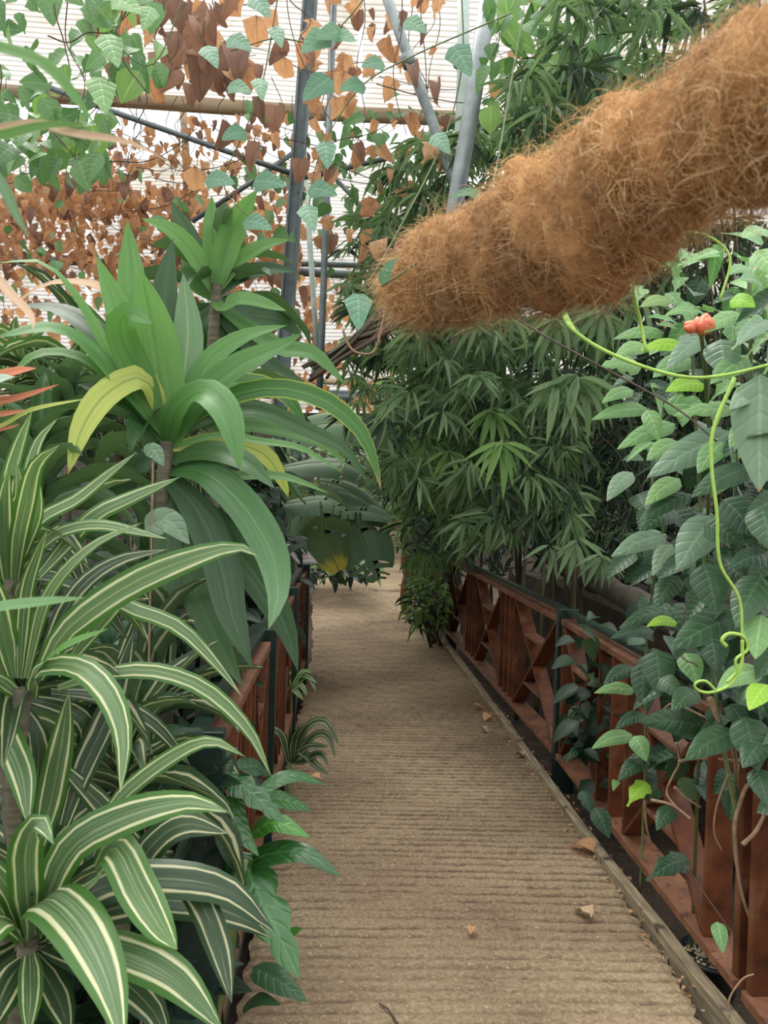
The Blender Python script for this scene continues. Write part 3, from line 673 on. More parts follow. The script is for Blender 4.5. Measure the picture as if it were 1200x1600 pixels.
TWd = [template('strap', M['striped_dark'], d_, .2, .015, seg=10, cols=5, start=s_) for d_, s_ in ((.5, .5), (.8, .8), (1.1, .9))]

# ================================================================== HAND-PLACED PLANTS, LEFT
def cane(parent, p0, p1, r=.018, name='cane', mat='cane'):
    p0 = Vector(p0); p1 = Vector(p1); k = 10
    pts = [p0.lerp(p1, i/k) + Vector((.01*math.sin(i*1.3), .01*math.cos(i), 0)) for i in range(k+1)]
    mb = MB(); mb.tube(pts, [r*(1+.12*(i % 2)) for i in range(k+1)], 8); return mb.build(name, M[mat], parent, smooth=True)
def rosette(parent, c, T, n, L, W, e0=.0, e1=1.3, back=None):
    out = []
    for i in range(n):
        f = i/n; az = i*2.399 + random.uniform(-.3, .3); el = e0 + (e1-e0)*f + random.uniform(-.12, .12)
        d = Vector((math.cos(az)*math.cos(el), math.sin(az)*math.cos(el), math.sin(el))); nrm = Vector((-math.cos(az)*math.sin(el), -math.sin(az)*math.sin(el), math.cos(el)))
        l = L*random.uniform(.75, 1.1); out.append((mtx(Vector(c)+Z3*(.25*L*f - .1*L), d, nrm, l, W*random.uniform(.8, 1.1)), random.randrange(len(T))))
    return out

# --- tall green dracaena
d0 = 2.45; c0 = P(259, 690, d0)
g1 = thing('green_dracaena', 'tall dracaena with broad plain green leaves standing behind the left railing', 'plant', (c0.x, c0.y, -.1))
cane(g1, (c0.x+.02, c0.y+.03, -.12), c0, .022)
def Lf(pts, w, dd, mat='green', **kw): return leafpx(g1, pts, w, d0+kw.pop('db', 0), d0+dd, mat, **kw)
Lf([(259, 690), (252, 600), (236, 500), (220, 421)], 74, -.10, fold=.12, face=(1, .1))
Lf([(250, 680), (232, 610), (196, 520), (150, 398)], 52, -.02, fold=.5, face=(1, 0), twist=25)
Lf([(238, 640), (215, 560), (206, 440), (199, 343)], 50, .10, fold=.15, face=(1, 0))
Lf([(262, 650), (252, 560), (258, 450), (270, 372)], 46, .16, 'green_dark', fold=.2, face=(1, 0))
Lf([(268, 680), (284, 600), (294, 520), (286, 426)], 50, .05, 'banana_light', fold=.15, face=(1, .1), kind='strap')
Lf([(255, 690), (222, 600), (188, 520), (200, 488), (240, 508)], 50, -.25, fold=.15, face=(1, .2))
Lf([(266, 690), (300, 610), (330, 560), (384, 524), (450, 508)], 34, .05, face=(.8, .3), twist=-15)
Lf([(268, 695), (310, 622), (370, 572), (446, 536), (472, 520)], 46, -.1)
Lf([(262, 690), (275, 640), (318, 612), (356, 650), (377, 738)], 54, -.3, face=(.8, .5))
Lf([(258, 660), (226, 592), (170, 612), (130, 665), (106, 742)], 44, -.3, 'yellow', face=(.9, .4), label='yellowing leaf')
Lf([(256, 680), (200, 610), (140, 545), (80, 512), (-10, 528)], 46, -.3, face=(.6, .8))
Lf([(252, 690), (190, 590), (130, 480), (70, 412), (-10, 412)], 27, -.25, face=(.5, .9))
Lf([(252, 680), (205, 590), (150, 520), (90, 482), (20, 478)], 50, .2, 'green_dark', face=(.6, .7))
Lf([(254, 690), (200, 620), (130, 560), (60, 552), (14, 590)], 26, -.25, face=(.6, .7))
Lf([(245, 640), (205, 500), (165, 452), (100, 440), (50, 455), (12, 488)], 36, .12, 'dead', face=(.5, .9), db=.1, label='large tan dead leaf')
Lf([(252, 700), (225, 655), (190, 620), (120, 600)], 42, -.1, 'green_dark')
Lf([(262, 725), (310, 692), (370, 682), (420, 700)], 26, .15)
Lf([(265, 735), (320, 738), (380, 790), (424, 864), (434, 930), (419, 985)], 60, -.55, 'green_mid', face=(.9, .4))
Lf([(262, 745), (310, 800), (345, 880), (362, 960), (394, 1045)], 60, -.4, 'green_dark', face=(.9, .3))
Lf([(268, 745), (340, 830), (400, 900), (446, 980), (466, 1050)], 56, -.15, 'green_dark', face=(.9, .3))
Lf([(262, 760), (290, 880), (320, 960), (350, 1020), (380, 1075)], 50, -.25, 'green_dark', face=(.9, .3))
Lf([(258, 760), (262, 860), (256, 950), (248, 1045)], 46, -.2, 'green_dark', face=(1, .2))
Lf([(264, 720), (320, 705), (380, 720), (430, 764)], 42, -.2, 'green_dark')
Lf([(262, 690), (330, 650), (400, 640), (470, 668), (540, 704), (576, 758)], 32, .1, 'green_dark')
Lf([(262, 680), (340, 628), (420, 606), (500, 622), (556, 664), (582, 712), (596, 768)], 34, -.05, 'green_edge', face=(.9, .4), label='long leaf with yellow edges and a brown tip')
Lf([(262, 670), (340, 660), (420, 668), (500, 690), (545, 730)], 30, .2)
Lf([(262, 665), (340, 600), (400, 560), (470, 524)], 38, .3, 'green_dark')
Lf([(262, 700), (340, 680), (410, 690), (470, 700), (538, 740)], 14, -.1)
Lf([(262, 720), (350, 742), (440, 744), (517, 772)], 18, -.1)
Lf([(262, 700), (230, 720), (190, 760), (150, 830)], 44, .1, 'green_dark')
Lf([(262, 690), (330, 610), (400, 600), (450, 622), (482, 676)], 40, .25, 'green_edge')
Lf([(262, 700), (340, 690), (410, 708), (440, 750), (452, 780)], 36, .15, 'yellow', label='yellow-green drooping leaf')
scatter(g1, TG, rosette(g1, P(262, 700, d0+.25), TG, 10, .5, .085, -.4, .5), 300)
# --- second dracaena behind
d0 = 3.3; c0 = P(338, 445, d0)
g1 = thing('green_dracaena', 'bright green dracaena crown behind the taller one at the dark steel column', 'plant', (c0.x, c0.y, -.1))
cane(g1, (c0.x, c0.y, -.12), c0, .022)
Lf([(338, 452), (350, 400), (368, 350), (402, 296)], 42, -.05, fold=.4, face=(1, 0))
Lf([(336, 450), (333, 400), (331, 350), (331, 306)], 32, .05, face=(1, 0))
Lf([(334, 450), (310, 400), (285, 350), (267, 314)], 32, .1, 'green_dark', face=(1, .1))
Lf([(334, 455), (305, 400), (268, 360), (220, 341)], 34, -.15)
Lf([(340, 455), (370, 410), (410, 384), (455, 374)], 26, 0)
Lf([(340, 460), (375, 430), (420, 420), (462, 424)], 30, .1, 'green_dark')
Lf([(338, 465), (345, 480), (380, 466), (448, 486)], 28, -.2)
Lf([(336, 470), (300, 440), (285, 400)], 24, .1)
Lf([(340, 480), (372, 560), (365, 640), (330, 700)], 50, .2, 'green_dark')
Lf([(342, 480), (400, 520), (440, 545), (490, 552), (541, 602)], 32, -.1)
Lf([(340, 490), (390, 540), (430, 575), (480, 600)], 34, .1, 'green_dark')
Lf([(336, 480), (310, 520), (300, 580)], 40, .2, 'green_dark')
Lf([(342, 470), (380, 490), (440, 500), (474, 530)], 40, .2, 'green_dark')
scatter(g1, TG, rosette(g1, P(338, 470, d0+.15), TG, 12, .5, .08, -.5, .6), 300)
# --- overhanging leaves at the top-left corner, very near
p0 = P(-160, 200, .75)
g1 = thing('near_strap_leaf_plant', 'blurred strap leaves entering at the top left close to the camera', 'plant', p0); d0 = .62
Lf([(-90, 60), (0, 74), (80, 108), (152, 200)], 24, 0, 'green', seg=12)
Lf([(-90, 230), (0, 212), (70, 196), (140, 196)], 18, .02, 'green_edge', seg=12)
Lf([(-90, 215), (0, 200), (60, 192), (110, 208), (200, 222), (266, 254)], 17, .0, 'dead', db=.05, seg=12, label='dead brown leaf tip')
Lf([(-60, 210), (0, 285), (22, 330), (46, 372)], 20, 0, 'banana_light', seg=12)
Lf([(-80, 380), (-10, 430), (20, 464), (48, 492), (52, 515)], 18, .15, 'dead', db=.3, seg=12, label='dead brown leaf')
mb = MB(); mb.tube([p0, P(-90, 230, .65), P(-90, 60, .62)], .012); mb.build('stem', M['stem'], g1, smooth=True)
mb = MB(); mb.tube([P(-90, 230, .66), P(-60, 210, .66), P(-80, 380, .8)], .008); mb.build('stem', M['stem'], g1, smooth=True)
mb = MB(); mb.tube([(p0.x-.1, p0.y, -.1), (p0.x-.05, p0.y, 1.0), p0], .02); mb.build('cane', M['cane'], g1, smooth=True)

# --- striped dracaenas
def striped(label, cpx, d, crown_n=10, L=.36):
    c = P(cpx[0], cpx[1], d)
    t = thing('striped_dracaena', label, 'plant', (c.x, c.y, -.1)); cane(t, (c.x-.01, c.y+.02, -.12), c, .018)
    if crown_n: scatter(t, TWd, rosette(t, P(cpx[0], cpx[1], d+.12), TWd, crown_n, L, .055, -.5, .9), 300)
    return t
g1 = striped('cream-striped dracaena lowest at the bottom left corner', (45, 1462), 1.45, 14, .3); d0 = 1.45
def SL(*a, **k): k.setdefault('wave', .006); k.setdefault('curl', .25); return Lf(*a, **k)
SL([(50, 1470), (70, 1405), (120, 1440), (165, 1525), (195, 1640)], 92, -.35, 'striped', face=(.7, .7))
SL([(48, 1470), (42, 1400), (40, 1330), (60, 1285), (84, 1320)], 56, -.25, 'striped', face=(.9, .2))
SL([(60, 1440), (105, 1330), (190, 1278), (290, 1254), (358, 1270)], 66, -.2, 'striped', face=(.9, .4))
SL([(150, 1360), (180, 1325), (216, 1392), (250, 1450), (277, 1484)], 66, -.3, 'striped', face=(.9, .3))
SL([(70, 1460), (150, 1390), (230, 1372), (350, 1388), (430, 1457)], 70, .0, 'striped_dark', face=(.7, .7))
SL([(80, 1460), (200, 1412), (300, 1410), (380, 1436), (425, 1466)], 60, .15, 'striped_dark')
SL([(200, 1380), (240, 1318), (290, 1288), (356, 1302)], 50, .15, 'striped_dark', db=.1)
SL([(270, 1380), (310, 1405), (342, 1480), (362, 1568)], 46, -.1, 'striped_dark', db=.05, face=(1, .1))
SL([(90, 1470), (180, 1485), (270, 1525), (350, 1612)], 74, -.15, 'striped', face=(.7, .7))
SL([(70, 1480), (160, 1510), (240, 1580), (260, 1650)], 60, -.1, 'striped_dark')
SL([(46, 1480), (48, 1540), (44, 1620)], 38, -.2, 'striped', face=(1, .1))
SL([(40, 1470), (0, 1420), (-30, 1400), (-60, 1440)], 50, -.15, 'striped')
SL([(40, 1470), (10, 1440), (-20, 1460), (-60, 1540)], 60, -.3, 'striped')
SL([(40, 1465), (20, 1400), (-20, 1350), (-60, 1330)], 40, -.1, 'striped')
SL([(60, 1465), (90, 1400), (130, 1390), (165, 1360)], 26, -.1, 'striped')
SL([(50, 1490), (90, 1560), (110, 1620)], 50, -.1, 'striped_dark')
SL([(48, 1490), (10, 1540), (-20, 1620)], 60, -.2, 'striped_dark')
g1 = striped('cream-striped dracaena midway up the left edge with long arching leaves', (35, 1075), 1.5, 12, .32); d0 = 1.5
SL([(50, 1090), (60, 1045), (120, 1040), (168, 1082), (192, 1150), (188, 1240)], 46, -.25, 'striped')
SL([(60, 1330), (78, 1250), (96, 1160), (108, 1080)], 44, -.02, 'striped', face=(1, 0))
SL([(-10, 1090), (10, 1150), (34, 1210), (44, 1290)], 46, -.15, 'striped', face=(1, .1))
SL([(100, 1290), (130, 1200), (176, 1100), (209, 985)], 44, .1, 'striped_dark', face=(1, 0))
SL([(90, 1075), (164, 1052), (240, 1048), (320, 1076), (388, 1140), (424, 1214)], 32, -.05, 'striped')
SL([(90, 1055), (180, 950), (208, 952), (280, 980), (340, 1040), (378, 1088)], 30, -.05, 'striped')
SL([(60, 1060), (104, 985), (200, 915), (300, 872), (370, 855), (406, 870)], 52, -.15, 'striped', face=(.9, .3))
SL([(45, 1070), (70, 1035), (104, 1008), (170, 982)], 22, -.2, 'green', curl=.1)
SL([(40, 1060), (72, 936), (140, 856), (224, 816)], 24, -.15, 'striped')
SL([(60, 1040), (116, 930), (180, 878), (262, 858)], 30, .05, 'striped_dark')
SL([(30, 1060), (40, 930), (60, 864), (74, 828)], 24, -.1, 'striped', face=(1, 0))
SL([(20, 1060), (0, 960), (-20, 880)], 40, -.1, 'striped', face=(1, 0))
SL([(40, 1090), (110, 1110), (140, 1150), (120, 1240)], 40, .1, 'striped_dark')
SL([(30, 1100), (60, 1160), (52, 1260), (40, 1330)], 40, 0, 'striped_dark', face=(1, .1))
SL([(36, 1090), (-10, 1060), (-50, 1080)], 30, -.1, 'striped')
SL([(150, 1300), (193, 1240), (270, 1181), (330, 1158), (384, 1183)], 32, -.05, 'striped')
SL([(100, 1200), (160, 1260), (215, 1320), (262, 1340)], 40, .15, 'striped_dark')
SL([(80, 1080), (160, 1090), (240, 1130), (300, 1200)], 30, .2, 'striped_dark')
g1 = striped('cream-striped dracaena uppermost at the left edge below the dead rusty leaves', (20, 905), 1.6, 12, .32); d0 = 1.6
SL([(30, 890), (56, 818), (120, 780), (168, 742), (214, 706)], 26, -.1, 'striped')
SL([(60, 900), (140, 812), (200, 780), (282, 745)], 32, 0, 'striped')
SL([(40, 900), (76, 842), (150, 820), (262, 842)], 24, -.05, 'striped')
SL([(22, 920), (28, 850), (42, 780), (58, 725), (94, 695)], 32, -.25, 'striped', face=(1, .1))
SL([(12, 920), (8, 860), (6, 790), (14, 730)], 30, -.1, 'striped', face=(1, 0))
SL([(8, 830), (12, 760), (28, 700), (50, 642)], 24, 0, 'striped', face=(1, 0))
SL([(30, 850), (40, 760), (60, 690), (90, 654)], 20, .1, 'striped', face=(1, 0))
SL([(20, 900), (40, 850), (58, 800), (60, 740)], 22, -.1, 'striped', face=(1, 0))
SL([(10, 890), (-10, 820), (-12, 740)], 34, -.1, 'striped', face=(1, 0))
SL([(18, 910), (40, 870), (70, 850), (110, 870), (140, 940)], 30, .1, 'striped_dark')
SL([(24, 905), (80, 900), (150, 930), (200, 1000)], 34, .15, 'striped_dark')
SL([(22, 880), (10, 800), (30, 780), (26, 720)], 22, -.05, 'striped', face=(1, 0))
# plain green near leaf in front of the stripes
p0 = P(-60, 960, .95)
g1 = thing('grass_like_leaf', 'single plain green leaf blade entering low at the left edge', 'plant', p0); d0 = .95
Lf([(-60, 960), (0, 948), (60, 941), (134, 934)], 24, .05, 'green', face=(.6, .8))
mb = MB(); mb.tube([p0, (p0.x-.12, p0.y, p0.z-.3), (p0.x-.15, p0.y, -.1)], .006); mb.build('stem', M['stem'], g1, smooth=True)
# dead rusty leaves at left edge
p0 = P(-80, 640, 2.2)
g1 = thing('withered_dracaena', 'withered dracaena at the left edge with tan and rust-coloured dead leaves', 'plant', (p0.x, p0.y, -.1)); d0 = 2.2
cane(g1, (p0.x, p0.y, -.12), p0, .02)
Lf([(-80, 640), (-30, 600), (20, 582), (58, 575)], 26, -.1, 'deadred')
Lf([(-80, 645), (-20, 632), (40, 618), (94, 600)], 15, -.1, 'deadred')
Lf([(-80, 655), (-20, 650), (20, 645), (50, 640)], 14, -.1, 'deadred')
Lf([(-80, 665), (-20, 672), (15, 668), (34, 662)], 12, -.1, 'deadred')
Lf([(-80, 650), (-20, 600), (10, 595), (34, 586)], 46, -.3, 'vine_grey', kind='ovate')
Lf([(-80, 650), (-10, 668), (50, 640), (140, 622)], 10, -.15, 'yellow', label='yellow leaf')

# --- lobed glossy plant over the path
pc = P(372, 1290, 2.15)
g1 = thing('split_leaf_philodendron', 'glossy dark lobed philodendron leaning over the left edge of the path', 'plant', (pc.x-.08, pc.y, -.1)); d0 = 2.1
cane(g1, (pc.x-.08, pc.y, -.12), pc, .014, 'stem', 'stem'); cane(g1, (pc.x-.08, pc.y-.05, -.12), P(380, 1340, 2.0), .012, 'stem', 'stem')
for pts, w_, dd, mt, kd in [
    ([(372, 1362), (410, 1338), (470, 1332), (534, 1370)], 46, -.1, 'philo', 'ovate'),
    ([(376, 1330), (400, 1390), (430, 1450), (468, 1532)], 84, -.25, 'philo', 'lobed'),
    ([(392, 1303), (430, 1285), (484, 1308)], 38, -.05, 'philo_light', 'ovate'),
    ([(405, 1236), (455, 1212), (510, 1226)], 26, .1, 'philo', 'ovate'),
    ([(405, 1248), (445, 1250), (486, 1266)], 36, .1, 'philo', 'ovate'),
    ([(350, 1210), (396, 1242), (444, 1286)], 50, -.1, 'philo', 'lobed'),
    ([(320, 1170), (345, 1200), (366, 1236)], 56, 0, 'vine_dark', 'lobed'),
    ([(395, 1512), (430, 1530), (480, 1565)], 46, -.1, 'vine_dark', 'ovate'),
    ([(380, 1575), (405, 1562), (438, 1570)], 30, -.1, 'vine_dark', 'ovate'),
    ([(362, 1240), (372, 1290), (404, 1338)], 36, -.1, 'philo', 'ovate'),
    ([(340, 1300), (350, 1340), (366, 1376)], 50, .05, 'vine_dark', 'lobed'),
    ([(372, 1200), (400, 1198), (425, 1212)], 40, .1, 'vine_dark', 'ovate'),
    ([(385, 1370), (420, 1400), (440, 1440)], 30, .0, 'philo_light', 'ovate'),
    ([(360, 1330), (350, 1400), (370, 1470)], 44, .05, 'philo', 'lobed'),
    ([(400, 1450), (440, 1462), (474, 1450)], 34, -.1, 'philo_light', 'ovate'),
    ([(330, 1250), (310, 1290), (320, 1340)], 50, .1, 'vine_dark', 'ovate'),
    ([(300, 1180), (270, 1150), (230, 1140)], 56, .1, 'vine_dark', 'ovate'),
    ([(310, 1200), (300, 1160), (280, 1120)], 50, .2, 'vine_dark', 'ovate')]:
    Lf(pts, w_, dd, mt, kind=kd, fold=.25, curl=.25, cols=7, seg=18, face=(.7, .7), wave=.02)
# --- small striped tufts at the path edge
for (lab, base, dd_, leaves, mt) in [
    ('striped tuft spilling over the path edge beside the left railing', (452, 1190), 4.0,
     [[(455, 1190), (478, 1138), (508, 1128), (532, 1168)], [(455, 1190), (490, 1150), (512, 1150), (524, 1184)], [(455, 1190), (480, 1168), (516, 1166)], [(452, 1190), (470, 1190), (500, 1178), (514, 1200)], [(455, 1190), (462, 1150), (482, 1128)], [(450, 1190), (440, 1150), (420, 1140), (400, 1160)], [(450, 1190), (470, 1175), (498, 1200), (516, 1212)]], 'striped_dark'),
    ('small pale striped tuft by the left railing farther up the path', (455, 1075), 5.2,
     [[(455, 1078), (468, 1056), (484, 1060), (494, 1082)], [(455, 1078), (472, 1050), (488, 1051)], [(455, 1078), (470, 1070), (480, 1088)], [(455, 1078), (478, 1058), (496, 1068)], [(455, 1078), (462, 1080), (474, 1094)], [(455, 1078), (450, 1060), (456, 1048)]], 'striped')]:
    p0 = P(base[0], base[1], dd_)
    g1 = thing('striped_tuft', lab, 'plant', (p0.x, p0.y, -.1)); d0 = dd_
    mb = MB(); mb.tube([(p0.x, p0.y, -.1), p0], .012); mb.build('stem', M['stem'], g1, smooth=True)
    for l in leaves: Lf(l, 14 if dd_ < 4.5 else 10, -.12, mt)
# --- round-leaved climber between the dracaenas
p0 = P(235, 900, 2.0)
g1 = thing('round_leaf_climber', 'thin climber with round grey-green leaves in front of the tall dracaena', 'plant', (p0.x, p0.y, -.1)); d0 = 2.05
mb = MB(); mb.tube([(p0.x, p0.y, -.1), P(236, 860, 2.05), P(239, 720, 2.05)], .003); mb.build('stem', M['twig'], g1)
Lf([(226, 828), (262, 814), (296, 850)], 44, 0, 'vine_grey', kind='ovate', face=(1, .3))
Lf([(228, 712), (240, 704), (256, 728)], 26, 0, 'vine_grey', kind='ovate', face=(1, .3))
Lf([(170, 1020), (190, 990), (206, 1030)], 50, 0, 'vine_dark', kind='ovate')

# --- banana plant leaning over the far path
def banana(parent, pts, w_, da, db, mat, splits=6, droop=.5, face=(.8, .5), label=None):
    k = 40; p3 = [np.array(P(x, y, da+(db-da)*i/(len(pts)-1))) for i, (x, y) in enumerate(pts)]
    path = spline(p3, k); V = []; F = []; UV = []; wm = w_*(da+db)/2/FP
    rnd = random.Random(w_+pts[0][0]); cuts = sorted(rnd.sample(range(4, k-2), splits))
    for side in (-1, 1):
        cset = set(c + (0 if side > 0 else 2) for c in cuts); seg_id = 0; b_prev = None; sd_ = rnd.uniform(.2, 1)
        for i in range(k):
            v = i/(k-1); t = path[min(i+1, k-1)]-path[max(i-1, 0)]; t = _n(t+1e-9)
            n = _n(np.array(CAM)-path[i])*face[0] + np.array([0, 0, face[1]]); n = n-t*n.dot(t); n = _n(n); s = np.cross(t, n)*side
            hw = wm*.5*max(.05, math.sin(math.pi*min(1, (v*.93+.05)))**.62)
            if i in cset: sd_ = rnd.uniform(.1, 1)
            row = []
            for j in range(5):
                u = j/4; drop = droop*sd_*hw*u*u
                p = path[i] + s*hw*u*(1-.12*u*sd_) + t*hw*.22*u + n*.10*hw*math.sin(u*3) - np.array([0, 0, drop])
                if i in cset and j > 1: p = p + t*hw*.05*u
                row.append(len(V)); V.append(p); UV.append((.5+side*u*.5, v))
            if b_prev is not None and i not in cset:
                for j in range(4): F.append((b_prev[j], b_prev[j+1], row[j+1], row[j]) if side > 0 else (b_prev[j], row[j], row[j+1], b_prev[j+1]))
            elif b_prev is not None:
                F.append((b_prev[0], b_prev[1], row[1], row[0]))
            b_prev = row
    V = np.array(V)-np.array(parent.location); lf = link('leaf', make_mesh('leaf', V, F, UV, M[mat]), parent, label=label)
    mb = MB(); mb.tube([Vector(p) for p in path[::3]], [wm*.022*(1-.7*i/13) for i in range(len(path[::3]))], 6); mr_ = mb.build('midrib', M['stem'], parent, smooth=True)
    mr_.parent = lf; return lf
pb_ = Vector((-.62, 8.4, -.1))
bp_ = thing('banana_plant', 'banana plant with big torn dark leaves drooping over the far path', 'plant', pb_)
mb = MB(); mb.tube([pb_, pb_+Vector((.03, 0, .7)), P(455, 760, 8.4)], [.09, .075, .05], 10); mb.build('trunk', M['stem'], bp_, smooth=True)
banana(bp_, [(516, 772), (545, 800), (566, 838), (592, 905)], 104, 7.9, 7.5, 'banana', 4, .3, face=(.9, .3))
banana(bp_, [(455, 765), (484, 772), (504, 800), (508, 842), (530, 892)], 84, 7.7, 7.4, 'banana_yellow', 4, .3, face=(.9, .3), label='yellow-tipped drooping leaf')
banana(bp_, [(430, 790), (470, 784), (510, 782), (552, 806)], 50, 7.3, 7.2, 'banana', 4, .7, face=(.5, .9))
banana(bp_, [(440, 700), (480, 668), (540, 662), (608, 690)], 78, 7.6, 7.3, 'banana_light', 2, .4, face=(.7, .7))
banana(bp_, [(440, 730), (500, 722), (550, 728), (606, 770)], 66, 8.0, 7.8, 'banana', 4, .5, face=(.5, .8))
banana(bp_, [(455, 735), (430, 720), (400, 740), (380, 800)], 80, 8.5, 8.3, 'banana', 4, .6)
banana(bp_, [(500, 760), (470, 780), (455, 810), (450, 850)], 84, 8.2, 7.9, 'banana', 4, .3, face=(1, .2))
banana(bp_, [(500, 750), (540, 762), (575, 790), (612, 830)], 60, 8.2, 7.9, 'banana', 5, .5)
banana(bp_, [(500, 770), (545, 795), (580, 800), (612, 812)], 44, 7.8, 7.6, 'banana', 4, .5, face=(.6, .8))
# ================================================================== RIGHT CLIMBER
def dR(x): return max(1.9, min(4.2, 1.12*1200/(max(x, 860)-540)))
g1 = thing('flowering_climber', 'leafy climber with large oval leaves covering the near right railing', 'plant', (1.35, 2.9, -.1))
def RL(a, b, w_, mt='vine', kind='ovate', mid=None, d=None, **k):
    da = (d or dR((a[0]+b[0])/2)); pts = [a, mid or ((a[0]+b[0])/2, (a[1]+b[1])/2 - 6), b]
    k.setdefault('face', (.85, .45)); k.setdefault('curl', .25); k.setdefault('fold', .15); k.setdefault('wave', .012)
    return leafpx(g1, pts, w_, da, da-.08, mt, kind=kind, cols=7, seg=11, **k)
for a in [
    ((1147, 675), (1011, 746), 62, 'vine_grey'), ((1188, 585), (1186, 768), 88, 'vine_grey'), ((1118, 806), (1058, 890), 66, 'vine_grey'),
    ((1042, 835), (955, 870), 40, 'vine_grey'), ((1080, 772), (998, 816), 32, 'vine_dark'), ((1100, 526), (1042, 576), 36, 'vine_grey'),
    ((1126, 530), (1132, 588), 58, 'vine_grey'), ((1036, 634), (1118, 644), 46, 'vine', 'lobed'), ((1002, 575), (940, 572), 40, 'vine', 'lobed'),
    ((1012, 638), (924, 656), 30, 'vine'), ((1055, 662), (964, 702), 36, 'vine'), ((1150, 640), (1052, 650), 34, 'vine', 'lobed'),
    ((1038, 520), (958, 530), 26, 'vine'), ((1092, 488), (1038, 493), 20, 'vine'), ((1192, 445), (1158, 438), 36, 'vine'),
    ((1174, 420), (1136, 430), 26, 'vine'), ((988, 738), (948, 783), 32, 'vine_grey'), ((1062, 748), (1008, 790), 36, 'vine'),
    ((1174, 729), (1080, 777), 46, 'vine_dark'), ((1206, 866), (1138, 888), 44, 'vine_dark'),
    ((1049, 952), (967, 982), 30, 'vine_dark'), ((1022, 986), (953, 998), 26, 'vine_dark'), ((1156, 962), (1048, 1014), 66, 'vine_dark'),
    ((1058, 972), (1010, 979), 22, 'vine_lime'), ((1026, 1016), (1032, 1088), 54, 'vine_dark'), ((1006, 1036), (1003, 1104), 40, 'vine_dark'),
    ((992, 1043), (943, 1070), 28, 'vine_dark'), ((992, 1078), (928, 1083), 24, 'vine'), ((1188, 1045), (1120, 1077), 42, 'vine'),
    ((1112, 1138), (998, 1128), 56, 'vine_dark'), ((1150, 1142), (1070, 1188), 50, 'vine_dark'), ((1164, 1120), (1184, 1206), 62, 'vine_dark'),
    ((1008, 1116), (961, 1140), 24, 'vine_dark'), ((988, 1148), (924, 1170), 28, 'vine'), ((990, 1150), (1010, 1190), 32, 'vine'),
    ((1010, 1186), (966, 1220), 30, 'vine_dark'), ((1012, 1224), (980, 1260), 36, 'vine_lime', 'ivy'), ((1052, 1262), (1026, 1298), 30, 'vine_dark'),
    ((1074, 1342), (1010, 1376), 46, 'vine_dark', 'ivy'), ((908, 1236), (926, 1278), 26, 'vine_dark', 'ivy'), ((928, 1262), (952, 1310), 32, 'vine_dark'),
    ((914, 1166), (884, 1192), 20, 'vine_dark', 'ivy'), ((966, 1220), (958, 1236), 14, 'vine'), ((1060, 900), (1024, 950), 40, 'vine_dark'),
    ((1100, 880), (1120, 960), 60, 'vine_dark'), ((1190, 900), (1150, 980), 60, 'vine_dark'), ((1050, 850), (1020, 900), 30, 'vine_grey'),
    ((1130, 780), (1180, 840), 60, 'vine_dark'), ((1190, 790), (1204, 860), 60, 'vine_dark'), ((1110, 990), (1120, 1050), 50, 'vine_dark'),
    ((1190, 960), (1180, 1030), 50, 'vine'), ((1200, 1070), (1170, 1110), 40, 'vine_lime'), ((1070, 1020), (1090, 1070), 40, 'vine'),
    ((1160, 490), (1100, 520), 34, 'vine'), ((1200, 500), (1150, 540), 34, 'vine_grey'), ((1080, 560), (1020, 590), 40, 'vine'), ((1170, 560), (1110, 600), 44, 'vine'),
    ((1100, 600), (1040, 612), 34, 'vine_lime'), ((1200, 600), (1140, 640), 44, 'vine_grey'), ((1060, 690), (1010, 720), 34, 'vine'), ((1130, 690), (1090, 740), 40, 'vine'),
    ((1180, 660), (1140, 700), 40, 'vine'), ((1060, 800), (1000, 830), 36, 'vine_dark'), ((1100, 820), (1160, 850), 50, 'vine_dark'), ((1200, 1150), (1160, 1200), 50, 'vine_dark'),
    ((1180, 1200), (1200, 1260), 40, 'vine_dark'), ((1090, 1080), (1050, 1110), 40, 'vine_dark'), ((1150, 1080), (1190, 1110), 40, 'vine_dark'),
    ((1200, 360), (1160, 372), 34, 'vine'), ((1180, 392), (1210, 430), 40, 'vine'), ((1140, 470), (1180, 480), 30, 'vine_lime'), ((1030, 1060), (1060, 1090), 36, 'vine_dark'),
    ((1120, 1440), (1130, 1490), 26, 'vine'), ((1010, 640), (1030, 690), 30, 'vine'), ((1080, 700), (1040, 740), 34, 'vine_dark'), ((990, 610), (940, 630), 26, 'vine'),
    ((1050, 470), (1000, 480), 26, 'bamboo_bright', 'lance'), ((1010, 540), (960, 560), 30, 'vine'), ((1070, 540), (1000, 548), 28, 'vine_lime')]:
    RL(*a)
rl = []
for i in range(330):
    x = random.uniform(985, 1260); y = random.uniform(380, 1250)
    if x < 1030 and y > 980 and random.random() < .6: continue
    p = P(x, y, dR(x)+random.uniform(.12, .55)); dr = Vector((random.gauss(-.3, .6), random.gauss(-.5, .4), random.gauss(-.35, .4)))
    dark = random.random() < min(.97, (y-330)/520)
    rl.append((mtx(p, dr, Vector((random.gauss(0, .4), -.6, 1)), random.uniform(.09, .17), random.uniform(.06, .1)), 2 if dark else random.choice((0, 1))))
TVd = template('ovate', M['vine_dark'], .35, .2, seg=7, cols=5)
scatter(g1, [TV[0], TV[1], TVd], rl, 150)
def stem(parent, pts, r, mat='stem', name='stem'):
    p3 = [np.array(P(*q)) for q in pts]; path = spline(p3, max(10, len(pts)*6)); n = len(path)
    mb = MB(); mb.tube([Vector(p) for p in path], [r*(1-.35*i/n) for i in range(n)], 6); return mb.build(name, M[mat], parent, smooth=True)
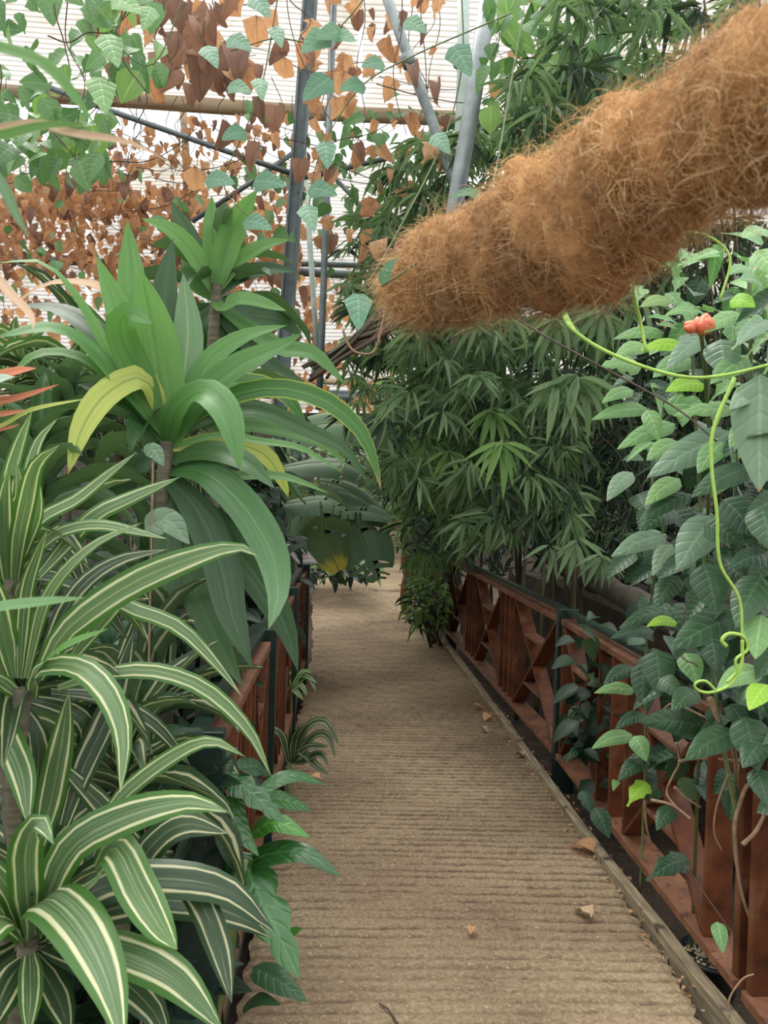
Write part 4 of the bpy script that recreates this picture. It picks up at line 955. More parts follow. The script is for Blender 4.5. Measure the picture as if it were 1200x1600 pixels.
# stems, tendrils
for pts, r, mt in [
    ([(1260, 1640, 2.2), (1180, 1400, 2.3), (1120, 1100, 2.5), (1095, 800, 2.6), (1080, 520, 2.6)], .008, 'stem'),
    ([(1200, 1500, 2.3), (1190, 1200, 2.4), (1180, 900, 2.4), (1175, 650, 2.3), (1170, 420, 2.3)], .009, 'stem'),
    ([(1000, 1400, 3.1), (1008, 1200, 3.1), (1010, 1000, 3.1), (1040, 800, 2.9)], .006, 'stem'),
    ([(880, 470, 2.2), (890, 510, 2.15), (960, 555, 2.1), (1080, 590, 2.0), (1200, 570, 2.0), (1260, 545, 2)], .0062, 'stem_bright'),
    ([(895, 445, 2.2), (884, 470, 2.2), (884, 490, 2.2), (900, 520, 2.15)], .006, 'stem_bright'),
    ([(1010, 550, 2.1), (1000, 500, 2.1), (990, 440, 2.0), (1030, 380, 1.9), (1090, 364, 1.9), (1140, 400, 1.9), (1125, 470, 1.9)], .005, 'stem_bright'),
    ([(1148, 590, 2.0), (1115, 670, 2.0), (1112, 730, 2.0), (1120, 800, 2.0), (1125, 880, 2.0), (1155, 935, 2.0), (1160, 1000, 2.0)], .0055, 'stem_bright'),
    ([(1135, 1010, 2.0), (1128, 1000, 2.0), (1140, 990, 2.0), (1162, 995, 2.0), (1168, 1015, 2.0), (1150, 1030, 2.0), (1150, 1050, 2.0), (1135, 1066, 2.0)], .0055, 'stem_bright'),
    ([(1160, 1000, 2.0), (1158, 1040, 2.0), (1140, 1070, 2.0), (1110, 1082, 2.0), (1090, 1078, 2.0), (1086, 1068, 2.0), (1102, 1064, 2.0), (1120, 1080, 2.0)], .005, 'stem_bright'),
    ([(780, 480, 2.6), (860, 530, 2.5), (990, 600, 2.4), (1060, 640, 2.3), (1120, 690, 2.2)], .004, 'twig_dark'),
    ([(1036, 1110, 2.7), (1050, 1100, 2.7), (1075, 1108, 2.6), (1120, 1130, 2.5)], .005, 'twig'),
    ([(1108, 1090, 2.4), (1125, 1130, 2.4), (1145, 1170, 2.4), (1155, 1230, 2.4)], .010, 'twig'),
    ([(1056, 1160, 2.7), (1062, 1190, 2.7), (1050, 1215, 2.7), (1042, 1240, 2.7), (1060, 1265, 2.6)], .005, 'twig'),
    ([(1018, 1250, 2.8), (1050, 1258, 2.7), (1080, 1280, 2.6)], .007, 'twig'),
    ([(1060, 1190, 2.6), (1090, 1185, 2.6), (1140, 1188, 2.5), (1190, 1200, 2.4)], .006, 'twig'),
    ([(1054, 1230, 2.6), (1070, 1245, 2.6), (1095, 1262, 2.6)], .006, 'twig'),
    ([(1200, 1225, 2.3), (1170, 1225, 2.3), (1155, 1260, 2.3), (1148, 1300, 2.3), (1160, 1400, 2.3), (1200, 1500, 2.3)], .007, 'twig'),
    ([(1160, 1320, 2.2), (1180, 1300, 2.2), (1196, 1270, 2.2)], .007, 'twig'),
    ([(1150, 1190, 2.4), (1146, 1270, 2.4), (1150, 1350, 2.4), (1180, 1440, 2.4), (1210, 1500, 2.4)], .005, 'stem'),
    ([(1138, 1210, 2.4), (1120, 1260, 2.4), (1116, 1300, 2.4), (1128, 1330, 2.4)], .004, 'twig'),
    ([(1007, 1250, 2.9), (1010, 1290, 2.9), (1018, 1320, 2.9)], .005, 'twig'),
    ([(1140, 1590, 2.0), (1140, 1560, 2.0), (1160, 1530, 2.0), (1178, 1522, 2.0)], .003, 'twig'),
    ([(1070, 1350, 2.6), (1110, 1410, 2.5), (1160, 1480, 2.4)], .003, 'twig_dark'),
    ([(1090, 1040, 2.3), (1063, 1020, 2.4), (1072, 950, 2.4), (1090, 930, 2.4)], .003, 'twig_dark')]:
    stem(g1, pts, r, mt, 'tendril' if r < .007 else 'stem')
# the bud
fb = thing('flower_bud', 'orange-red ginger flower bud above the climber leaves on the right', 'flower', P(1095, 520, 2.5))
for k, (dx, dy, s, a) in enumerate([(8, -12, 15, -10), (-3, -8, 13, 10), (10, -4, 14, -30), (-12, -16, 12, 60), (4, 2, 14, 0), (14, -18, 11, -20), (-20, -16, 9, 75)]):
    a0 = (1095+dx*.5, 522+dy*.4); ang = math.radians(a); b0 = (a0[0]-math.sin(ang)*s*1.4, a0[1]-math.cos(ang)*s*1.4)
    path = [P(a0[0]+(b0[0]-a0[0])*f, a0[1]+(b0[1]-a0[1])*f, 2.48-.01*k*.3) for f in np.linspace(0, 1, 7)]
    path = [CAM + (p-CAM)*.9 for p in path]; path = [path[0] + (p-path[0])*1.35 for p in path]
    mb = MB(); mb.tube(path, [s*.85*2.3/FP*max(.12, math.sin(math.pi*(.15+.8*f))) for f in np.linspace(0, 1, 7)], 8); mb.build('bract', M['bud'], fb, smooth=True)
mb = MB(); mb.tube([P(1095, 520, 2.27), P(1100, 560, 2.45), P(1110, 700, 2.6), Vector((1.3, 2.7, -.1))], .007); mb.build('stalk', M['stem'], fb, smooth=True)

# ================================================================== COIR POLE
cen = [(1330, 90, .62, 150), (1220, 165, .70, 142), (1110, 218, .80, 128), (1010, 275, .90, 122), (920, 335, 1.0, 125), (840, 375, 1.08, 108), (760, 402, 1.16, 88), (700, 425, 1.22, 76), (645, 448, 1.27, 52), (612, 462, 1.30, 22)]
cp = spline([np.array(list(P(x, y, d)) + [r*d/FP]) for x, y, d, r in cen], 64)
ct = thing('coir_pole', 'shaggy orange coir-covered pole hanging in from the upper right', 'pole', cp[30][:3])
ax = cp[:, :3]; rad = cp[:, 3]
tan = np.gradient(ax, axis=0); tan /= np.linalg.norm(tan, axis=1)[:, None]
ref = np.array([0, 0, 1.0]); e1 = np.cross(tan, ref); e1 /= np.linalg.norm(e1, axis=1)[:, None]; e2 = np.cross(e1, tan)   # e2 is up
def lump(s, th):  # s 0..63
    b = .10*np.sin(s*.42+th*2) + .09*np.sin(s*.9-th*3+1) + .07*np.sin(s*1.7+th*4) + .04*np.sin(s*3.1-th*7)
    sag = .24*np.exp(-((s-31)/4.5)**2)*np.clip(-np.sin(th), 0, 1)
    tight = -.17*np.exp(-((s-16)/9.0)**2)*np.clip(-np.sin(th), 0, 1)
    return 1+b+sag+tight
nn_ = 28; V = []
for i in range(64):
    for k in range(nn_):
        th = 2*math.pi*k/nn_; r = rad[i]*.9*lump(i, th); V.append(ax[i] + (e1[i]*math.cos(th)+e2[i]*math.sin(th))*r)
F = [(i*nn_+k, i*nn_+(k+1) % nn_, (i+1)*nn_+(k+1) % nn_, (i+1)*nn_+k) for i in range(63) for k in range(nn_)]
mb = MB(); mb.v = [tuple(v) for v in V]; mb.f = F + [tuple(range(nn_)), tuple(63*nn_+k for k in range(nn_))[::-1]]
mb.build('fibre_core', M['coir'], ct, smooth=True)
def fibres(n, seed, out_, flen, curlk, rw):
    r = np.random.default_rng(seed); K_ = 7
    s = r.uniform(0, 62.9, n); th = r.uniform(0, 2*np.pi, n); si = s.astype(int); f = (s-si)[:, None]
    c = ax[si]*(1-f)+ax[si+1]*f; E1 = e1[si]; E2 = e2[si]; T = tan[si]; R_ = (rad[si]*.88*lump(s, th))
    nrm = E1*np.cos(th)[:, None] + E2*np.sin(th)[:, None]; tang = -E1*np.sin(th)[:, None] + E2*np.cos(th)[:, None]
    p0_ = c + nrm*(R_*1.0)[:, None]
    a = r.uniform(0, 2*np.pi, n); dirs = T*np.cos(a)[:, None] + tang*np.sin(a)[:, None] + nrm*r.uniform(*out_, n)[:, None]
    dirs /= np.linalg.norm(dirs, axis=1)[:, None]; L = r.uniform(*flen, n); kk = r.normal(0, curlk, n)
    pts = [p0_]; d = dirs
    for q in range(K_-1):
        side = np.cross(d, nrm); side /= np.linalg.norm(side, axis=1)[:, None]+1e-6
        d = d + side*kk[:, None] - nrm*r.uniform(.0, .28, n)[:, None]*(q > 1) + r.normal(0, .16, (n, 3)); d[:, 2] -= .10
        d /= np.linalg.norm(d, axis=1)[:, None]; pts.append(pts[-1]+d*(L/(K_-1))[:, None])
    pts = np.stack(pts, 1)     # n,K,3
    t = np.gradient(pts, axis=1); t /= np.linalg.norm(t, axis=2)[:, :, None]+1e-9
    a1 = np.cross(t, np.array([.3, .5, .8])); a1 /= np.linalg.norm(a1, axis=2)[:, :, None]+1e-9; a2 = np.cross(t, a1)
    w0 = (r.uniform(.6, 1.3, n)*rw)[:, None]*np.linspace(1, .35, K_)[None]
    ring = []
    for j in range(3):
        an = 2*np.pi*j/3; ring.append(pts + (a1*math.cos(an)+a2*math.sin(an))*w0[:, :, None])
    VV = np.stack(ring, 2).reshape(-1, 3); base = (np.arange(n)*K_*3)[:, None, None]
    fl = [[i*3+j, i*3+(j+1) % 3, (i+1)*3+(j+1) % 3, (i+1)*3+j] for i in range(K_-1) for j in range(3)]
    FF = (np.array(fl)[None]+base).reshape(-1, 4)
    me = make_mesh('coir_fibres', VV-np.array(ct.location), FF, None, M['fiber'], np.repeat(r.random(n), K_*3))
    o = link('coir_fibres', me, ct); o['kind'] = 'stuff'
fibres(15000, 1, (.1, .7), (.02, .05), .28, .00042)
fibres(3500, 2, (.4, 1.2), (.03, .075), .35, .00036)
# thin vine crossing the tip
vs_ = thing('thin_vine', 'thin pale-leaved vine crossing the tip of the coir pole', 'plant', P(600, 445, 1.2))
g1 = vs_; stem(vs_, [(596, 448, 1.2), (650, 412, 1.17), (700, 372, 1.15), (760, 320, 1.15), (800, 120, 1.3), (830, -60, 1.4)], .0015)
leafpx(vs_, [(596, 446), (606, 420), (622, 402)], 20, 1.2, 1.18, 'vine_pale', 'ovate', cols=5, seg=9)
leafpx(vs_, [(700, 372), (690, 350), (664, 345)], 22, 1.16, 1.16, 'vine_pale', 'ovate', cols=5, seg=9)
leafpx(vs_, [(760, 320), (735, 300), (700, 310)], 18, 1.16, 1.16, 'vine_pale', 'ovate', cols=5, seg=9)

# bundle of dead stems running up behind the coir tip
bn = thing('stem_bundle', 'thick bundle of grey dead vine stems rising right behind the coir pole tip', 'vine', P(560, 530, 4.6))
for i in range(16):
    o1, o2 = random.uniform(-14, 14), random.uniform(-22, 22)
    stem(bn, [(470+random.uniform(0, 40), 585+o1, 4.7), (540, 545+o1*.8+random.uniform(-5, 5), 4.6+random.uniform(-.06, .06)), (600, 500+o2, 4.5), (680, 440+o2, 4.4), (800, 350+o2, 4.3), (960, 200+o2*1.5, 4.4)], random.uniform(.007, .016), random.choice(('twig_dark', 'cane', 'cane')), 'stem')
stem(bn, [(536, 516, 4.3), (545, 540, 4.3), (560, 552, 4.3), (585, 548, 4.3), (598, 500, 4.3), (602, 470, 4.3)], .008, 'twig', 'stem')

# ================================================================== HANGING VINES
def hang_matrices(rects, n, drange, size, T, dead=True, spread=.35):
    out = []
    wts = [r[4] for r in rects]
    for i in range(n):
        r = random.choices(rects, wts)[0]; x = random.uniform(r[0], r[2]); y = random.uniform(r[1], r[3]); d = random.uniform(*drange)
        p = P(x, y, d); dr = Vector((random.gauss(0, spread), random.gauss(-.1, spread), -1 if dead else random.gauss(-.5, .3)))
        nm = Vector((random.gauss(0, .6), -1, random.gauss(.2, .4))); s = size*random.uniform(.5, 1.3)
        out.append((mtx(p, dr, nm, s, s*random.uniform(.6, 1.0)), random.choice(T)))
    return out
def wires(parent, n, rect, drange, r=.004, mat='twig_dark', vert=.6):
    for i in range(n):
        x = random.uniform(rect[0], rect[2]); y0 = rect[1]-30; d = random.uniform(*drange); pts = []; 
        if random.random() < vert:
            y1 = random.uniform(rect[1]+.4*(rect[3]-rect[1]), rect[3])
            for k in range(6): pts.append((x+random.gauss(0, 8)+k*random.uniform(-5, 5), y0+(y1-y0)*k/5, d))
        else:
            y = random.uniform(rect[1], rect[3]); x1 = x+random.uniform(120, 260)*random.choice((-1, 1)); y1 = y+random.uniform(-80, 80)
            for k in range(6): pts.append((x+(x1-x)*k/5, y+(y1-y)*k/5+25*math.sin(math.pi*k/5)+random.gauss(0, 5), d))
        stem(parent, pts, r, mat, 'stem')
def hang(name, label, rects, n, dr, size, T, temps, cap=300, dead=True, wn=10, wr=.004, cat='plant'):
    rx = (min(r[0] for r in rects), min(r[1] for r in rects), max(r[2] for r in rects), max(r[3] for r in rects))
    t = thing(name, label, cat, P((rx[0]+rx[2])/2, rx[1], sum(dr)/2))
    scatter(t, temps, hang_matrices(rects, n, dr, size, T, dead), cap); wires(t, wn, rx, dr, wr); return t
ALLV = TD + TVB[:2] + TVB[2:] + TVB[1:2] + [TBb[0]]
hang('dried_vine', 'dense curtain of orange-brown dried leaves above the left dracaenas', [(-40, 290, 300, 420, 3.2), (-40, 265, 200, 330, 1), (300, 300, 470, 430, 1.4)], 1000, (7.6, 9.2), .145, [0, 0, 1, 1, 3, 2], ALLV, 300, wn=14)
hang('dried_vine', 'dried vine leaves hanging low behind the dracaena stems', [(-40, 420, 620, 640, 1)], 900, (8.8, 11), .15, [0, 1, 3, 3, 2, 4], ALLV, 220, wn=10)
hang('dried_vine', 'big brown dried leaves hanging at the top centre in front of the sheets', [(240, -30, 480, 130, 3), (230, 120, 480, 260, .6), (130, -10, 260, 90, .5)], 78, (4.6, 6.0), .2, [2, 2, 3, 2, 0], ALLV, 300, wn=12, wr=.004)
hang('dried_vine', 'scattered dried leaves hanging around the grey upright pipes', [(480, -20, 700, 240, 2), (480, 240, 660, 400, 1)], 110, (5.0, 6.6), .14, [2, 3, 0, 1], ALLV, 300, wn=12)
hang('dried_vine', 'thin sparse dried vine between the tan beam and the lower curtain', [(60, 180, 480, 300, 1)], 240, (6.8, 8.6), .11, [0, 1, 3, 2], ALLV, 300, wn=26, wr=.0045)
hang('dried_vine', 'few small dried leaves hanging right of the thick grey pipe', [(760, -20, 850, 140, 1)], 22, (5.2, 6.0), .10, [0, 1, 3], ALLV, 300, wn=5, wr=.003)
hang('green_vine', 'green leafy vine hanging in the top left corner', [(-40, -20, 170, 270, 2.2), (150, -20, 260, 130, 1), (-40, 130, 190, 260, 1.5)], 200, (3.4, 4.8), .14, [4, 5, 4, 8], ALLV, 300, dead=False, wn=10)
hang('green_vine', 'green vine leaves hanging in front of the lower dried curtain', [(-40, 250, 480, 420, 1), (380, 150, 620, 420, 1.2)], 110, (6.0, 8.0), .13, [4, 5, 6], ALLV, 300, dead=False, wn=6)
hang('green_vine', 'green vine leaves below the tan beam left of the bamboo', [(500, 170, 720, 380, 1)], 120, (5.6, 7.4), .13, [4, 5, 4], ALLV, 300, dead=False, wn=6)
hang('green_vine', 'light green vine leaves at the top right of the thick pipe', [(760, -20, 960, 180, 1)], 150, (4.2, 5.2), .13, [4, 5, 8, 4], ALLV, 300, dead=False, wn=6)
hang('dried_vine', 'dried orange leaves glimpsed behind the bamboo on the right', [(940, 380, 1200, 520, 1)], 90, (8.5, 9.5), .16, [0, 1, 3], ALLV, 90, wn=3)
pv = thing('pale_vine', 'vine with blue-green pointed leaves strung across the top centre', 'plant', P(440, -40, 3.3)); g1 = pv
for (x, y, ang, s) in [(375, 70, 60, 42), (434, 58, 20, 36), (492, 68, -55, 52), (514, 55, -75, 44), (375, 140, 70, 38), (407, 140, 10, 36), (494, 140, -50, 56), (550, 137, -80, 40), (582, 102, -80, 36), (365, 212, -70, 40), (510, 243, 5, 44), (345, 284, 80, 46), (422, 287, 80, 50), (484, 342, 20, 44), (404, 352, 70, 46), (650, 42, 60, 40), (722, 96, 30, 56), (690, 226, 40, 40), (560, 488, 0, 58), (408, 12, 40, 44), (330, 90, 30, 40), (175, 80, 20, 56), (160, 150, 10, 60), (200, 10, 60, 50), (230, 30, -20, 40), (505, 300, 75, 46), (540, 60, 70, 34)]:
    a = math.radians(ang); dx, dy = math.sin(a)*s/2, math.cos(a)*s/2; dd_ = 3.0 if (x, y) != (560, 488) else 2.6
    leafpx(pv, [(x-dx, y-dy), (x, y-3), (x+dx, y+dy)], s*.85, dd_+.05, dd_-.03, 'vine_pale' if x > 260 else 'vine', 'heart', cols=7, seg=11, fold=.12, face=(.9, .4))
for pts in ([(440, -40, 3.05), (410, 130, 3.05), (380, 210, 3.05), (350, 290, 3.05), (400, 350, 3.05)], [(800, 20, 3.05), (640, 90, 3.05), (560, 140, 3.05), (500, 240, 3.05), (480, 340, 3.05)], [(600, -40, 3.05), (510, 60, 3.05), (430, 60, 3.05), (360, 80, 3.05)], [(200, -40, 3.05), (180, 80, 3.05), (160, 160, 3.05)], [(720, -40, 3.05), (722, 100, 3.05), (690, 226, 3.05), (600, 400, 2.7), (560, 460, 2.65)], [(300, -40, 3.05), (240, 100, 3.05), (170, 60, 3.05)]):
    stem(pv, pts, .0032, 'stem')

# ================================================================== BAMBOO
def sprays(rects, n, dr, L, T, nleaf=(5, 9), pend=.9, face=-1):
    out = []; wts = [r[4] for r in rects]
    for i in range(n):
        r = random.choices(rects, wts)[0]; p = P(random.uniform(r[0], r[2]), random.uniform(r[1], r[3]), random.uniform(*dr))
        ax_ = Vector((random.gauss(-.25, .5), random.gauss(-.35, .4), -pend*random.uniform(.5, 1.2))).normalized(); side = ax_.cross(Vector((0, -1, .3))).normalized()
        ti = random.choice(T); m = random.randint(*nleaf)
        for k in range(m):
            a = (k/(m-1)-.5)*random.uniform(1.6, 2.3) + random.gauss(0, .1)
            d = (ax_*math.cos(a) + side*math.sin(a) + rv(.12)).normalized(); d.z -= .15
            l = L*random.uniform(.65, 1.15)*(1-.25*abs(a)); out.append((mtx(p + side*.02*a + rv(.012), d, Vector((random.gauss(0, .35), -1, .7)), l, l*.115*random.uniform(.75, 1.25)), ti if random.random() < .8 else random.choice(T)))
    return out
BT = TB + TBd + TBb           # 0-2 normal, 3-4 dark, 5-6 bright
def culms(t, base, tops, r=.018):
    for (x, y, d) in tops:
        b0 = Vector(base) + Vector((random.gauss(0, .14), random.gauss(0, .14), 0)); e = P(x, y, d); mid_ = b0.lerp(e, .5); mid_.z += .35*(e.z-b0.z)*.5; mid_.x = b0.x*.75+e.x*.25; mid_.y = b0.y*.75+e.y*.25
        path = spline([np.array(b0), np.array(mid_), np.array(e)], 22)
        mb = MB(); mb.tube([Vector(p) for p in path], [r*(1-.7*i/22)*(1.18 if i % 2 else 1) for i in range(22)], 7); mb.build('culm', M['culm'], t, smooth=True)
def bamboo(label, base, rects, n, dr, L, T, tops, cap=300, r=.018, extra=(), pend=.9):
    t = thing('bamboo', label, 'plant', base); culms(t, base, tops, r)
    ms = sprays(rects, n, dr, L, T, pend=pend)
    for (x, y, d, l, ti, m) in extra:
        p = P(x, y, d)
        for k in range(m):
            a = (k/(m-1)-.5)*2.5; dv = Vector((math.sin(a), -.25, -math.cos(a)*.95-.1)); ll = l*(1.1-.22*abs(a))*random.uniform(.8, 1.1)
            ms.append((mtx(p+rv(.01), dv+rv(.06), Vector((math.sin(a)*.4, -1, .6)), ll, ll*.15), ti))
    scatter(t, BT, ms, cap); return t
bamboo('dense bamboo clump directly behind the right railing with bright central sprays', (1.75, 5.9, -.1),
       [(640, 470, 960, 640, 3), (600, 600, 900, 760, 2), (700, 740, 900, 830, .7)], 620, (4.6, 6.6), .26, [0, 1, 2, 3, 0, 1],
       [(760, 480, 5), (850, 420, 5.2), (920, 440, 5.2), (700, 560, 5.4), (880, 520, 5.8), (960, 560, 5.4), (820, 600, 5.9)],
       extra=[(782, 692, 4.5, .30, 5, 9), (766, 640, 4.7, .27, 5, 9), (900, 588, 4.2, .34, 1, 9), (872, 590, 4.2, .36, 0, 6), (700, 706, 4.9, .24, 5, 6), (668, 680, 5.2, .28, 6, 7), (745, 512, 4.6, .24, 1, 6), (870, 500, 4.2, .26, 2, 7), (940, 490, 4.0, .26, 1, 7), (640, 545, 5.6, .30, 1, 7), (940, 870, 4.4, .20, 1, 9), (900, 845, 4.5, .24, 0, 8), (860, 855, 4.6, .22, 0, 6), (1000, 460, 3.9, .26, 1, 6), (800, 500, 4.5, .22, 2, 5)])
bamboo('bamboo thicket left of the dense clump above the far path', (1.65, 8.6, -.1),
       [(540, 520, 740, 700, 2), (625, 680, 720, 880, 1.6), (560, 440, 640, 560, .6)], 240, (6.8, 8.6), .28, [0, 1, 2, 3, 6], [(600, 520, 8), (660, 460, 8), (720, 520, 8), (640, 620, 8)])
bamboo('feathery bamboo tops between the thick pipe and the coir pole', (1.9, 7.4, -.1),
       [(740, 180, 900, 330, 2.2), (600, 220, 740, 430, 2.2), (540, 330, 680, 520, 1.6), (720, 160, 860, 260, 1)], 300, (5.2, 7.0), .27, [0, 1, 0, 2, 3], [(760, 240, 6.4), (650, 300, 6.6), (840, 160, 6.4), (600, 420, 6.6)], extra=[(955, 108, 3.9, .26, 1, 8), (900, 190, 4.2, .24, 1, 7)])
bamboo('bamboo crown above the coir pole in the top right corner', (3.0, 5.6, .8),
       [(860, -40, 1210, 120, 2.4), (800, 90, 1010, 230, 1.6), (980, 100, 1200, 200, 1)], 270, (3.8, 5.6), .25, [0, 1, 3, 0, 2], [(900, 60, 5), (1000, 20, 4.6), (1100, 0, 4.6), (1000, 140, 5), (1180, 60, 5)])
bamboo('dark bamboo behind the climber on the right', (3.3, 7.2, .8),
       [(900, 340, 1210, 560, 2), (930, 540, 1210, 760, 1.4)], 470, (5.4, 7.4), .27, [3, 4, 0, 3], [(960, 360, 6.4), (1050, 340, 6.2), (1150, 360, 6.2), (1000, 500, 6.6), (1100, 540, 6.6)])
# thicket of thin dark twigs with small leaves behind the log
tk = thing('twiggy_shrub', 'dark twiggy shrub with narrow leaves between the log and the climber', 'plant', (2.3, 6.6, .8))
for i in range(46):
    x = random.uniform(850, 1010); y = random.uniform(640, 880); d = random.uniform(5.4, 7); a = random.uniform(0, 6.28)
    stem(tk, [(x, y, d), (x+45*math.cos(a), y+35*math.sin(a)-10, d), (x+95*math.cos(a), y+75*math.sin(a), d)], .005, 'twig_dark', 'branch')
scatter(tk, BT, sprays([(840, 660, 1010, 860, 1)], 220, (5.6, 7.4), .16, [3, 4, 3, 0]), 300)
# small-leaved shrub at the wooden post, and low ferny plants
def bush(name, label, base, rects, n, dr, L, temps, T, cap=300, wr=.45, stems=5):
    t = thing(name, label, 'plant', base); out = []; wts = [r[4] for r in rects]
    for i in range(n):
        r = random.choices(rects, wts)[0]; p = P(random.uniform(r[0], r[2]), random.uniform(r[1], r[3]), random.uniform(*dr))
        if p.z < ground_z(p.y): p.z = ground_z(p.y)+random.uniform(0, .1)
        l = L*random.uniform(.6, 1.2); out.append((mtx(p, Vector((random.gauss(0, .8), random.gauss(-.5, .6), random.gauss(-.2, .5))), Vector((random.gauss(0, .4), -.5, 1)), l, l*wr*random.uniform(.8, 1.2)), random.choice(T)))
    scatter(t, temps, out, cap)
    for i in range(stems):
        r = rects[i % len(rects)]; e = P(random.uniform(r[0], r[2]), (r[1]+r[3])/2, random.uniform(*dr)); b0 = Vector(base)
        mb = MB(); m_ = b0.lerp(e, .5)+rv(.05); mb.tube([b0+rv(.03), m_, e], [.02, .014, .006], 6); mb.build('stem', M['twig_dark'], t, smooth=True)
    return t
bush('post_shrub', 'light green small-leaved shrub around the wooden post by the far path', (1.15, 9.4, 0), [(610, 740, 720, 860, 2), (640, 860, 705, 985, 2.2), (600, 720, 660, 800, 1)], 900, (8.4, 9.8), .15, TS+TSd, [0, 1, 1, 2, 3], wr=.3)
bush('low_bright_plant', 'low yellow-green plant at the foot of the shrub by the right path edge', (1.0, 8.4, 0), [(632, 880, 700, 965, 1)], 110, (7.9, 8.4), .11, TS+TBb, [0, 0, 2], wr=.5)
bush('strappy_ground_plant', 'dark strappy plant spilling onto the path at the far end of the right railing', (1.02, 8.2, 0), [(636, 930, 700, 985, 1)], 90, (7.7, 8.2), .22, TS+TSd, [1, 3], wr=.13, stems=2)
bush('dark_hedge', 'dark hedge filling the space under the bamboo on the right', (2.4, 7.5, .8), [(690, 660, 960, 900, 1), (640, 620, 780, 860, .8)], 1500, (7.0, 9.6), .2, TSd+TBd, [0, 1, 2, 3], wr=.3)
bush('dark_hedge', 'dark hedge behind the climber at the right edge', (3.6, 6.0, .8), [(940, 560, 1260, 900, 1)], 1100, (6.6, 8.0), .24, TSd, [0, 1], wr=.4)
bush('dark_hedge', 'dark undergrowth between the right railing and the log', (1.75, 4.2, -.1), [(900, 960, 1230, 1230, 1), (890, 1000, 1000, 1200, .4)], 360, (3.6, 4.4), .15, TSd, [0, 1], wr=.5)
bush('far_shrub', 'sunlit green shrubs at the far end beyond the banana leaves', (-.6, 14, .5), [(430, 660, 640, 800, 1), (560, 700, 660, 790, .8)], 900, (12.5, 15.5), .24, TS+TSd, [0, 1, 2, 3], wr=.4)
bush('far_shrub', 'dark green far shrubs behind the bamboo thicket', (2.5, 15, .5), [(600, 600, 900, 800, 1)], 900, (13, 16.5), .34, TS+TSd, [1, 2, 3, 2], wr=.4)
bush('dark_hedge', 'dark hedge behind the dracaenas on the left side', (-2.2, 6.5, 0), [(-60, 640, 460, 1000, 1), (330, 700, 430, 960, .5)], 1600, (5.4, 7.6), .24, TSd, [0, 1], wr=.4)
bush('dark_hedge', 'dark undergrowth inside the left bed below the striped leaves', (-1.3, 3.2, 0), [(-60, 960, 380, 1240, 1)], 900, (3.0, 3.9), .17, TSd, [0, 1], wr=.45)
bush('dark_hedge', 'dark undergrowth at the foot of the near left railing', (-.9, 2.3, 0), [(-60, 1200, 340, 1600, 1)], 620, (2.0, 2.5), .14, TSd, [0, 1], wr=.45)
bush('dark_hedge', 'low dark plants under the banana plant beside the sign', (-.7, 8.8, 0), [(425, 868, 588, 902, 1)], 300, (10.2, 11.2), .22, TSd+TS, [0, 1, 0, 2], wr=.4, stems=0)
bush('grey_leaf_plant', 'grey-green striped plants among the dracaena stems at the left', (-1.9, 4.0, 0), [(-40, 560, 200, 700, 1), (200, 600, 330, 760, .7)], 150, (3.4, 4.4), .42, TW+TWd, [0, 1, 3, 4], wr=.11)
# filler dracaenas behind on the left
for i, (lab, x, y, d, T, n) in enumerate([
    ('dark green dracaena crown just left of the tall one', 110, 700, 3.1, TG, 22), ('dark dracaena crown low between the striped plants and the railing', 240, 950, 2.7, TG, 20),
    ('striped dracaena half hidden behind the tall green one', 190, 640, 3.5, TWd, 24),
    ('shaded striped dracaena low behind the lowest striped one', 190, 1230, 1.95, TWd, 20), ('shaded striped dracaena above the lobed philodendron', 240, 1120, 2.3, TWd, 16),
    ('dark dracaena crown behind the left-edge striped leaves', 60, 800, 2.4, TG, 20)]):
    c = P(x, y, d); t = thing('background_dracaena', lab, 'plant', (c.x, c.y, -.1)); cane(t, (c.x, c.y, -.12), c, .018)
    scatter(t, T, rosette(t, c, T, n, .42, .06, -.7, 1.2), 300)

# ================================================================== SMALL THINGS
TL = template('ovate', M['dried'], .5, .5, seg=6, cols=5, jitter=.04)
TL2 = template('heart', M['dead'], .7, .6, seg=6, cols=5, jitter=.05)
for (x, y, s, lab, tt) in [(738, 1104, .06, 'upper of two orange fallen leaves by the right edging', TL), (765, 1118, .065, 'lower of two orange fallen leaves by the right edging', TL), (752, 1138, .05, 'pale triangular fallen leaf right of the path centre', TL2),
        (930, 1332, .09, 'curled orange fallen leaf against the near right edging board', TL), (924, 1432, .06, 'small yellow crumpled leaf near the right edge of the path', TL2), (738, 1447, .03, 'tiny orange leaf fleck at the middle of the near path', TL),
        (818, 1180, .05, 'white dry leaf scrap at the foot of the green railing post', TL2), (695, 1012, .06, 'pale dry leaf at the far end of the right edging', TL2), (500, 1216, .05, 'brown fallen leaf by the left edge under the tuft', TL)]:
    p = G(x, y, .02); o = link('fallen_leaf', tt); a = random.uniform(0, 6.28)
    o.matrix_world = mtx(p, Vector((math.cos(a), math.sin(a), .12)), Z3, s*1.5, s*1.2); tag(o, lab, 'leaf')
for pts, lab in [([(592, 1568), (606, 1576), (622, 1600)], 'thin bent twig lying at the bottom of the path'), ([(486, 925), (500, 926), (524, 937)], 'thin dark twig lying across the far path')]:
    p3 = [G(x, y, .006) for x, y in pts]; mb = MB(); mb.tube(p3, .003 if pts[0][1] > 1000 else .008, 5); tag(mb.build('twig', M['twig_dark'], origin=p3[0]), lab, 'twig')
